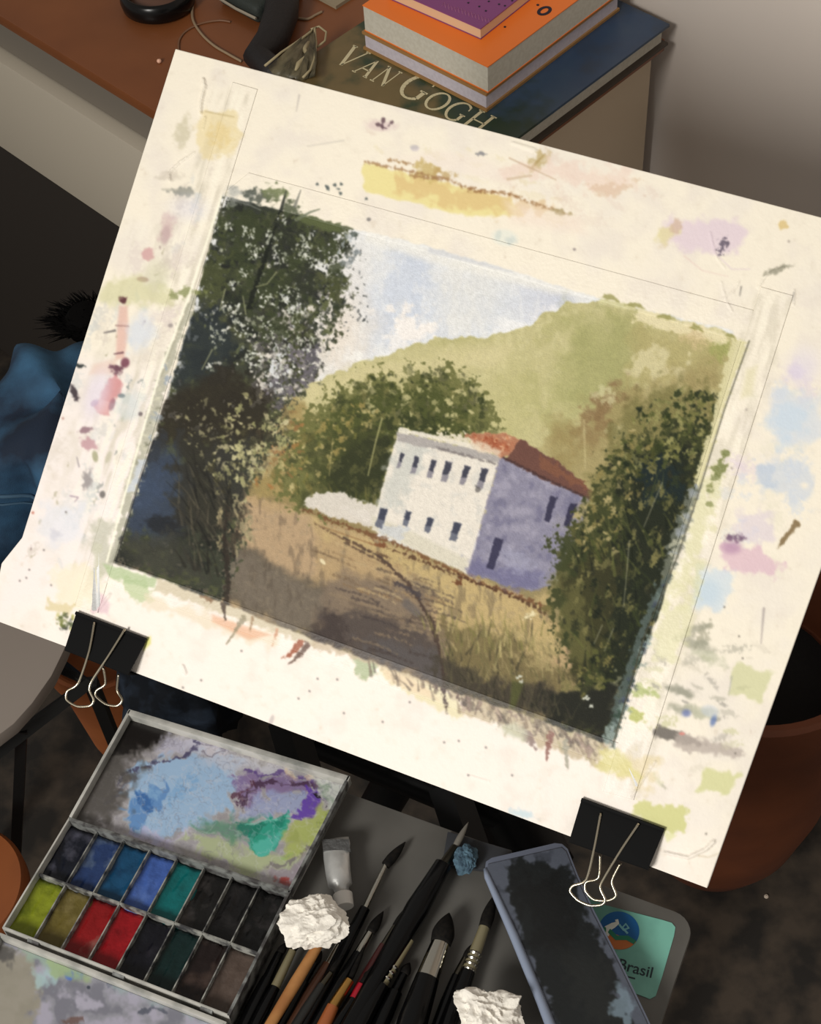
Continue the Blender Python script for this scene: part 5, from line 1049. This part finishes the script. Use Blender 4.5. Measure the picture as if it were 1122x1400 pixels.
# dark stained inner of the loose lid
L_ = (slice(1130-930, 660), slice(640+140, 960+140)); IMG[L_] = (80, 85, 97); blend(L_, sstep(-.2, 1.4, N12[L_]), (60, 64, 74), .8)
poly([(690, 1186), (716, 1176), (752, 1184), (775, 1185), (792, 1225), (805, 1255), (826, 1300), (846, 1340), (842, 1360), (872, 1400), (905, 1470), (780, 1470), (760, 1400), (715, 1290)], (22, 25, 26), .97, 4, 3.5, N12)
poly([(700, 1200), (760, 1200), (790, 1260), (780, 1310), (730, 1290)], (14, 15, 16), .8, 12, 6, N12); P_([(760, 1290), (820, 1310), (860, 1400), (800, 1400)], (36, 38, 37), .6, 14, 6); P_([(845, 1345), (870, 1380), (862, 1400), (842, 1380)], (122, 140, 154), .8, 6, 5)

# ------------------------------------------------------------------ folding palette
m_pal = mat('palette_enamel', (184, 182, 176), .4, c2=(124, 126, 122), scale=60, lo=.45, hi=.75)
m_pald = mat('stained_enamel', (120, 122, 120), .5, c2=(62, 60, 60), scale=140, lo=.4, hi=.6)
m_mix = vmat('mixed_washes', .28, .5, .06, 200)
ZR = .822
pal = root('paint_palette', at(240, 1190, TZ+.001), 'open folding watercolour palette with sixteen filled wells and a swirled mixing lid', 'palette')
def wall(p, q_, z0, z1, t, name, m, parent=pal, side=1, bev=.0006):
    p, q_ = Vector(p), Vector(q_); d = (q_-p).normalized(); n = Vector((-d.y, d.x, 0))*t*side
    b = [Vector((v.x, v.y, z0)) for v in (p, q_, q_+n, p+n)]; tt = [Vector((v.x, v.y, z1)) for v in (p, q_, q_+n, p+n)]
    return MB().hexa(b, tt).bevel(bev).build(name, m, parent, smooth=True)
K = {k: at(x, y, ZR) for k, (x, y) in dict(TL=(176, 969), TR=(479, 1061), HL=(94, 1116), HR=(398, 1217), BL=(2, 1268), BR=(313, 1390), GL=(-4, 1279), GR=(307, 1402), EL=(-92, 1425), ER=(220, 1560)).items()}
def pl(k0, k1): return K[k0], K[k1]
# mixing lid
MB().hexa([Vector((v.x, v.y, .8125)) for v in (K['HL'], K['HR'], K['TR'], K['TL'])], [Vector((v.x, v.y, .8145)) for v in (K['HL'], K['HR'], K['TR'], K['TL'])]).build('lid_floor', m_pal, pal)
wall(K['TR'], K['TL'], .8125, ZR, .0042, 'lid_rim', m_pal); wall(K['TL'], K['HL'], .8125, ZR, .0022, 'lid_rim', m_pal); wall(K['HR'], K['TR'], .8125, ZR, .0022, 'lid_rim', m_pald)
def zf(z): return lambda x, y: at(x, y, z)
def inner(ks, z): return [Vector((K[k].x, K[k].y, z)) for k in ks]
def gridq(c, n, m_):
    c = [np.array(v) for v in c]; u = np.linspace(.0, 1, m_)[None, :, None]; v = np.linspace(.0, 1, n)[:, None, None]
    return (c[0]*(1-u)+c[1]*u)*(1-v)+(c[3]*(1-u)+c[2]*u)*v
gridmesh('mixing_surface', gridq(inner(('TL', 'TR', 'HR', 'HL'), .8148), 200, 320), m_mix, pal, .0003)
# well tray
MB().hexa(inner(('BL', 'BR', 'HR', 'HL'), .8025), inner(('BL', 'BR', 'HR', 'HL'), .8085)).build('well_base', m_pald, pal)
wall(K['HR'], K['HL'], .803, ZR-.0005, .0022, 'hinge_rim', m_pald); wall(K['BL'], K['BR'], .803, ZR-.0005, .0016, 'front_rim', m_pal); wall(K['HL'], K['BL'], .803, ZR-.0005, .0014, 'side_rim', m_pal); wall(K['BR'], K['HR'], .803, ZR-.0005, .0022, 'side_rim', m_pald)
def cell(u, v, z): 
    a = K['HL'].lerp(K['HR'], u); b = K['BL'].lerp(K['BR'], u); p = a.lerp(b, v); return Vector((p.x, p.y, z))
u0, v0_, u1, v1_ = .008, .035, .985, .985
def cc(i, j, z): return cell(u0+(u1-u0)*i/8, v0_+(v1_-v0_)*j/2, z)
WC = [[(30, 34, 52), (44, 68, 118), (24, 82, 124), (74, 108, 190), (14, 116, 118), (30, 28, 28), (28, 27, 28), (26, 26, 27)],
      [(150, 160, 40), (118, 104, 48), (156, 22, 26), (168, 20, 30), (22, 22, 34), (18, 56, 54), (46, 32, 30), (98, 82, 74)]]
WC2 = [[(96, 96, 112), (110, 130, 160), (18, 60, 100), (96, 128, 204), (20, 104, 104), (70, 66, 64), (48, 46, 46), (60, 56, 56)],
       [(104, 120, 22), (150, 136, 84), (170, 110, 100), (130, 12, 22), (40, 38, 48), (14, 42, 42), (74, 58, 52), (120, 106, 98)]]
rsn = random.Random(11)
for j in range(2):
    for i in range(8):
        dk = (lambda q_, f: tuple(int(v*f) for v in q_)); mw = mat('pan_paint', dk(WC[j][i], .62 if max(WC[j][i]) < 60 else .82), .3, c2=dk(WC2[j][i], .8), spec=.3, scale=70, lo=.52, hi=.72, bump=.5, bscale=160)
        mb = MB(); n_ = 14; G = []; sd_ = i*7+j*31
        for b in range(n_+1):
            G.append([])
            for a in range(n_+1):
                z = .8125+.0016*mnoise.noise(Vector((a*.35+sd_, b*.25, 3)))+.002*(abs(a/n_-.5)*2)**3
                p = cc(i+a/n_, j+b/n_, z); G[-1].append(mb.bm.verts.new(p))
        for b in range(n_):
            for a in range(n_): mb.face([G[b][a], G[b][a+1], G[b+1][a+1], G[b+1][a]])
        o = mb.build('paint_well', mw, pal, smooth='all'); s_ = o.modifiers.new('depth', 'SOLIDIFY'); s_.thickness = .0035; s_.offset = -1 if o.data.polygons[0].normal.z > 0 else 1
m_div = mat('divider', (150, 150, 144), .4, c2=(58, 58, 60), scale=120, lo=.4, hi=.6)
for i in range(1, 8):
    p, q_ = cc(i, 0, 0), cc(i, 2, 0); wall(p, q_, .804, .8185, .0009, 'divider', m_div, bev=.0003)
p, q_ = cc(0, 1, 0), cc(8, 1, 0); wall(p, q_, .804, .8185, .0016, 'divider', m_div, bev=.0004)
# lower mixing flap
MB().hexa(inner(('EL', 'ER', 'GR', 'GL'), .8125), inner(('EL', 'ER', 'GR', 'GL'), .8145)).build('flap_floor', m_pal, pal)
gridmesh('flap_mixing_surface', gridq(inner(('GL', 'GR', 'ER', 'EL'), .8148), 120, 300), m_mix, pal, .0003)
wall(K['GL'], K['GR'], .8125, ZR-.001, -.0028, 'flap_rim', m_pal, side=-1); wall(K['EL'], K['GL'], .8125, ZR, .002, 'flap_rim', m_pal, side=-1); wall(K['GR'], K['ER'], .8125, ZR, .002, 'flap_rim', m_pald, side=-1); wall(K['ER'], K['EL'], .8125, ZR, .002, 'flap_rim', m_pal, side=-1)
for s in (.12, .5, .88):
    a = K['BL'].lerp(K['BR'], s); b = K['BL'].lerp(K['BR'], s+.05); MB().tube([Vector((a.x, a.y, .8195)), Vector((b.x, b.y, .8195))], .0018, 8).build('hinge', m_pald, pal)

# ------------------------------------------------------------------ loose dark lid lying across the tray
lidp = [(664, 1181), (672, 1176), (758, 1156), (768, 1157), (776, 1164), (790, 1200), (812, 1248), (850, 1322), (885, 1395), (905, 1440), (768, 1450), (755, 1412), (735, 1360), (700, 1275), (662, 1196)]
ld = root('loose_palette_lid', at(780, 1300, TZ+.012), 'dark stained plastic lid with blue-grey rim lying slantwise beside the sticker', 'lid')
LZ = .823
cen = at(778, 1300, LZ)
MB().prism([at(x, y, LZ-.004) for x, y in lidp], UP*.004).bevel(.001).build('lid_plate', mat('blue_grey_plastic', (98, 104, 120), .4), ld, smooth=True)
P = bilin([(668, 1181), (768, 1158), (908, 1440), (768, 1448)], 260, 120, f=zf(LZ+.0005))
for j_ in range(P.shape[0]):                        # follow the curved sides
    t = j_/(P.shape[0]-1); yv = 1181+(1448-1181)*t
    xl = np.interp(yv, [1181, 1196, 1275, 1360, 1412, 1450], [667, 665, 703, 738, 758, 771]); yr = 1158+(1440-1158)*t; xr = np.interp(yr, [1157, 1164, 1200, 1248, 1322, 1395, 1440], [766, 774, 788, 810, 848, 883, 902])
    a = np.array(at(xl, yv, LZ+.0005)); b = np.array(at(xr, yr, LZ+.0005)); P[j_] = a+(b-a)*np.linspace(0, 1, P.shape[1])[:, None]
gridmesh('stained_surface', P, vmat('lid_stain', .45, .4, .1, 300), ld, .0006)
mb = MB(); rim = [(663, 1188), (666, 1199), (702, 1279), (737, 1363), (757, 1414), (769, 1448)]; mb.tube([at(x, y, LZ) for x, y in rim], [.0012, .002, .0028, .0030, .0032, .003], 10).build('rolled_edge', mat('rim_plastic', (128, 138, 158), .35), ld, smooth='all')
for (x, y) in [(700, 1200), (760, 1190), (860, 1420)]:
    c = at(x, y, TZ+.009); MB().lathe((c.x, c.y, TZ+.0005), [(0, 0), (.004, 0), (.004, .0185), (0, .0185)], 12).build('foot', m_black, ld)
# narrow blue-grey palette piece behind it
MB().prism([at(x, y, TZ+.0015) for x, y in [(612, 1140), (700, 1166), (690, 1196), (604, 1186)]], UP*.004).bevel(.001).build('plastic_strip', mat('strip_plastic', (52, 54, 58), .4), label='dark blue-grey plastic strip under the blue crumpled tissue', cat='strip', smooth=True)

# ------------------------------------------------------------------ crumpled things
def crumple(name, label, cat, px, py, z, rx, ry, rz, m, seed, f1=2.0, a1=.35, sub=5, rot=0):
    bm = bmesh.new(); bmesh.ops.create_icosphere(bm, subdivisions=sub+1, radius=1); off = Vector((seed*3.1, seed*1.7, seed*.9)); c = at(px, py, z+rz)
    rr = random.Random(seed); PL = []
    for k in range(20): PL.append((Vector((rr.gauss(0, 1), rr.gauss(0, 1), rr.gauss(0, 1))).normalized(), .66+.44*rr.random()))
    for v in bm.verts:
        d = v.co.normalized(); dd = (d+Vector([mnoise.noise(d*2.2+off+Vector((k*7, 0, 0))) for k in range(3)])*.30).normalized()
        r = min(h_/max(dd.dot(n_), .05) for n_, h_ in PL if dd.dot(n_) > .2)
        r = min(r, 1.3); n1 = mnoise.noise(d*3.1*f1+off); r += a1*.16*(1-abs(n1)*3.2)*.5; n2 = mnoise.noise(d*6.5*f1+off*2); r += a1*.035*(1-abs(n2)*3)
        r += a1*.35*max(0, mnoise.noise(d*1.6*f1-off))
        p = Vector((d.x*rx*r, d.y*ry*r, d.z*rz*r)); p.z = max(p.z, -rz*.98)
        ca, sa = math.cos(rot), math.sin(rot); v.co = c+Vector((p.x*ca-p.y*sa, p.x*sa+p.y*ca, p.z))
    mb = MB(); mb.bm.free(); mb.bm = bm; o = mb.build(name, m, label=label, cat=cat)
    for p in o.data.polygons: p.use_smooth = True
    o.data.set_sharp_from_angle(angle=math.radians(28)); return o
m_tis = mat('tissue_paper', (232, 226, 216), .9, bump=.3, bscale=500)
crumple('crumpled_tissue', 'crumpled white tissue beside the palette and paint tube, on the brushes', 'tissue', 428, 1258, .819, .0205, .0165, .013, m_tis, 3, 1.0, .7)
crumple('crumpled_tissue', 'crumpled cream-white tissue at the bottom edge, in front of the dark lid', 'tissue', 668, 1390, .812, .0195, .0175, .014, m_tis, 8, 1.0, .9)
crumple('blue_tissue', 'small crumpled blue tissue ball behind the big black brush', 'tissue', 637, 1172, .806, .0078, .0085, .006, mat('blue_tissue', (80, 108, 124), .9, c2=(46, 66, 82), scale=200), 5, 1.3, .9, 4)

# ------------------------------------------------------------------ paint tube
tz = .812
tb = root('paint_tube', at(460, 1190, TZ+.001), 'silver-white metal paint tube with crimped end beside the palette lid', 'paint tube')
secs = [((458, 1147), .0088, .0012), ((460, 1156), .0088, .0016), ((460, 1172), .0084, .0042), ((462, 1192), .0080, .0068), ((465, 1210), .0076, .0072), ((466, 1214), .0050, .0050), ((468, 1222), .0046, .0046)]
mb = MB(); rings = []
D_ = (at(468, 1222, tz)-at(458, 1147, tz)).normalized(); Wd = Vector((-D_.y, D_.x, 0))
for (p, wx, hz_) in secs:
    c = at(*p, tz); rings.append([mb.bm.verts.new(c+Wd*wx*math.cos(a)+UP*hz_*math.sin(a)) for a in [2*math.pi*k/20 for k in range(20)]])
for i in range(len(rings)-1):
    for k in range(20): mb.face([rings[i][k], rings[i][(k+1) % 20], rings[i+1][(k+1) % 20], rings[i+1][k]])
mb.face(rings[0][::-1]); mb.face(rings[-1]); mb.build('tube_body', mat('tube_silver', (206, 206, 204), .35, .6, bump=.4, bscale=90), tb, smooth='all')
c0, c1 = at(468, 1221, tz), at(471, 1240, tz); MB().tube([c0, lerp(c0, c1, .1), c1], [.0045, .0062, .0058], 16).build('cap', mat('tube_cap', (214, 210, 204), .4), tb, smooth=True)
e0, e1 = at(440, 1149, tz+.001), at(477, 1149, tz+.001)
MB().hexa([e0-UP*.0018, e1-UP*.0018, e1-D_*-.008-UP*.0018, e0-D_*-.008-UP*.0018], [e0+UP*.0018, e1+UP*.0018, e1+D_*.008+UP*.0022, e0+D_*.008+UP*.0022]).build('crimped_end', mat('crimp_grey', (92, 92, 92), .5, .4, bump=.6, bscale=300), tb)

# ------------------------------------------------------------------ brushes
m_hair = mat('dark_hair', (10, 9, 9), .85, spec=.15, c2=(24, 21, 18), scale=400); m_grey = mat('grey_hair', (110, 106, 98), .8)
m_ferr = mat('steel_ferrule', (186, 182, 172), .16, 1); m_ferd = mat('dark_ferrule', (90, 86, 76), .3, 1); m_quill = mat('quill', (118, 110, 84), .25, coat=.5); m_gold = mat('brass_ferrule', (196, 150, 84), .3, 1)
m_hb = mat('black_lacquer', (6, 6, 7), .22, spec=.28); m_hbr = mat('brown_lacquer', (74, 44, 28), .35, c2=(54, 30, 18), scale=30); m_hw = mat('bare_wood', (176, 126, 72), .55, c2=(150, 98, 52), scale=50); m_hg = mat('grey_lacquer', (38, 38, 37), .35, spec=.3)
m_hr = mat('red_lacquer', (150, 14, 34), .3)
def brush(label, tip, b1, f1, end, z, rt, rf, rh, hair=m_hair, ferr=m_ferr, hand=m_hb, z2=None, L=None, bands=0, bulge=1.15, name='paint_brush'):
    z2 = z if z2 is None else z2
    T, B1, F1, E_ = [at(x, y, z) for x, y in (tip, b1, f1)]+[at(*end, z2)]
    if L: E_ = F1+(E_-F1).normalized()*L
    r = root(name, (T+E_)/2*1.0-UP*rh, label, 'brush')
    if hair:
        n_ = 10; pts = [T.lerp(B1, k/n_) for k in range(n_+1)]; rr = [max(rt*math.sin(min(1, (k/n_)*1.25)*math.pi*.5)**.8*(1 if k/n_ < .7 else 1-.12*(k/n_-.7)/.3), .00025) for k in range(n_+1)]
        MB().tube(pts, rr, 14).build('bristles', hair, r, smooth='all')
    MB().tube([B1, B1.lerp(F1, .5), F1], [rf*.82, rf*.92, rf], 16).build('ferrule', ferr, r, smooth=True)
    for k in range(bands):
        p = B1.lerp(F1, .62+.12*k); d = (F1-B1).normalized()*.0011; MB().tube([p-d, p, p+d], [rf*.95, rf*1.14, rf*.95], 16).build('wire_band', m_ferr, r, smooth=True)
    MB().tube([F1, F1.lerp(E_, .06), F1.lerp(E_, .2), F1.lerp(E_, .55), F1.lerp(E_, .95), E_], [rh*.92, rh, rh*bulge, rh*.9, rh*.6, rh*.3], 16).build('handle', hand, r, smooth=True)
    return r
brush('thin round brush with black pointed tip and long narrow steel ferrule, on bare grey tray', (554, 1151), (527, 1183), (499, 1242), (395, 1440), .806, .0034, .0021, .0036, L=.15)
brush('large black-handled brush with long grey point reaching beyond the tray edge', (640, 1124), (622, 1158), (606, 1182), (478, 1400), .812, .0022, .0032, .0062, hair=m_grey, ferr=m_ferd, L=.17, bulge=1.25)
brush('quill brush with slim grey shaft and twisted wire collar, mid pile', (577, 1254), (560, 1285), (522, 1346), (470, 1440), .811, .0012, .0034, .0048, hair=m_grey, ferr=m_quill, L=.12, bands=3)
brush('thick mop brush with broad bright steel ferrule and round black tip', (614, 1248), (602, 1290), (584, 1337), (556, 1420), .812, .0072, .0072, .0080, L=.14, bands=0)
brush('quill mop with greenish quill and wire bindings, nearest the dark lid', (677, 1222), (662, 1268), (640, 1328), (606, 1420), .809, .0042, .0042, .0048, ferr=m_quill, L=.13, bands=4)
brush('brush with bare tan wooden handle pointing at the crumpled tissue', (452, 1262), (446, 1272), (436, 1290), (352, 1430), .8175, .003, .0030, .0034, hand=m_hw, ferr=m_hw, L=.14, bulge=1.1)
brush('brown-handled brush with a golden ferrule at the bottom edge', (500, 1290), (478, 1340), (455, 1376), (430, 1430), .809, .0018, .0036, .0040, ferr=m_gold, hand=mat('amber_lacquer', (150, 84, 46), .3), L=.09)
brush('short brush with a red lacquered collar beside the wire-collared quill', (520, 1310), (494, 1346), (484, 1366), (430, 1450), .808, .0022, .0030, .0032, ferr=m_hr, hand=m_hb, L=.09)
brush('dark brush with a red band, tucked left of the mop brush', (596, 1290), (588, 1306), (578, 1332), (538, 1425), .806, .0024, .0026, .0030, ferr=m_hr, hand=m_hb, L=.10)
brush('long black brush lying between tissue and thin round brush, tip up', (524, 1246), (506, 1275), (490, 1303), (408, 1440), .805, .0034, .0030, .0034, L=.12)
brush('slender grey-handled brush at the left of the pile near the bottom edge', (470, 1306), (452, 1330), (440, 1346), (392, 1420), .810, .0014, .0022, .0026, ferr=m_ferd, hand=m_hg, L=.09)
brush('dark brown brush right against the tan wooden handle', (480, 1262), (462, 1292), (448, 1318), (380, 1430), .805, .0026, .0026, .0034, hand=m_hbr, L=.12)
brush('thin dark-red brush lying along the middle of the pile', (560, 1236), (540, 1266), (524, 1292), (450, 1420), .804, .0022, .0020, .0026, ferr=m_ferd, hand=mat('maroon_lacquer', (58, 22, 22), .3), L=.12)
brush('black brush alongside the mop brush with glossy handle', (646, 1290), (636, 1310), (624, 1334), (590, 1420), .804, .0024, .0026, .0032, ferr=m_ferd, L=.09)
brush('black brush nearest the palette corner with a glassy ferrule', (414, 1282), (400, 1300), (376, 1350), (340, 1420), .810, .0020, .0030, .0034, ferr=m_quill, hand=m_hb, L=.08)
brush('glossy black brush squeezed against the palette rim', (392, 1288), (382, 1304), (366, 1338), (320, 1430), .806, .0028, .0034, .0042, ferr=m_hb, hand=m_hb, L=.10)
brush('wide black brush added under the big grey-pointed brush to darken the pile', (590, 1215), (570, 1250), (552, 1282), (470, 1420), .8045, .0040, .0036, .0042, ferr=m_hb, L=.13)  # extra brush, added to deepen the shadow inside the pile
brush('black-handled brush added as dark filling under the tan wooden handle', (440, 1300), (430, 1316), (414, 1342), (366, 1430), .8055, .0030, .0030, .0046, ferr=m_hb, L=.09)  # added handle, its black stands in for shade under the tan one
brush('black brush added as dark filling between the golden ferrule and the red collar', (508, 1322), (498, 1340), (486, 1362), (444, 1440), .8045, .0030, .0030, .0044, ferr=m_hb, L=.08)  # added to make the gap between these brushes near black
brush('broad black handle added as shade just left of the mop brush handle', (560, 1316), (552, 1332), (540, 1356), (506, 1430), .805, .0034, .0034, .0052, ferr=m_hb, L=.08)  # added black handle that fills in for the pile's shadow here
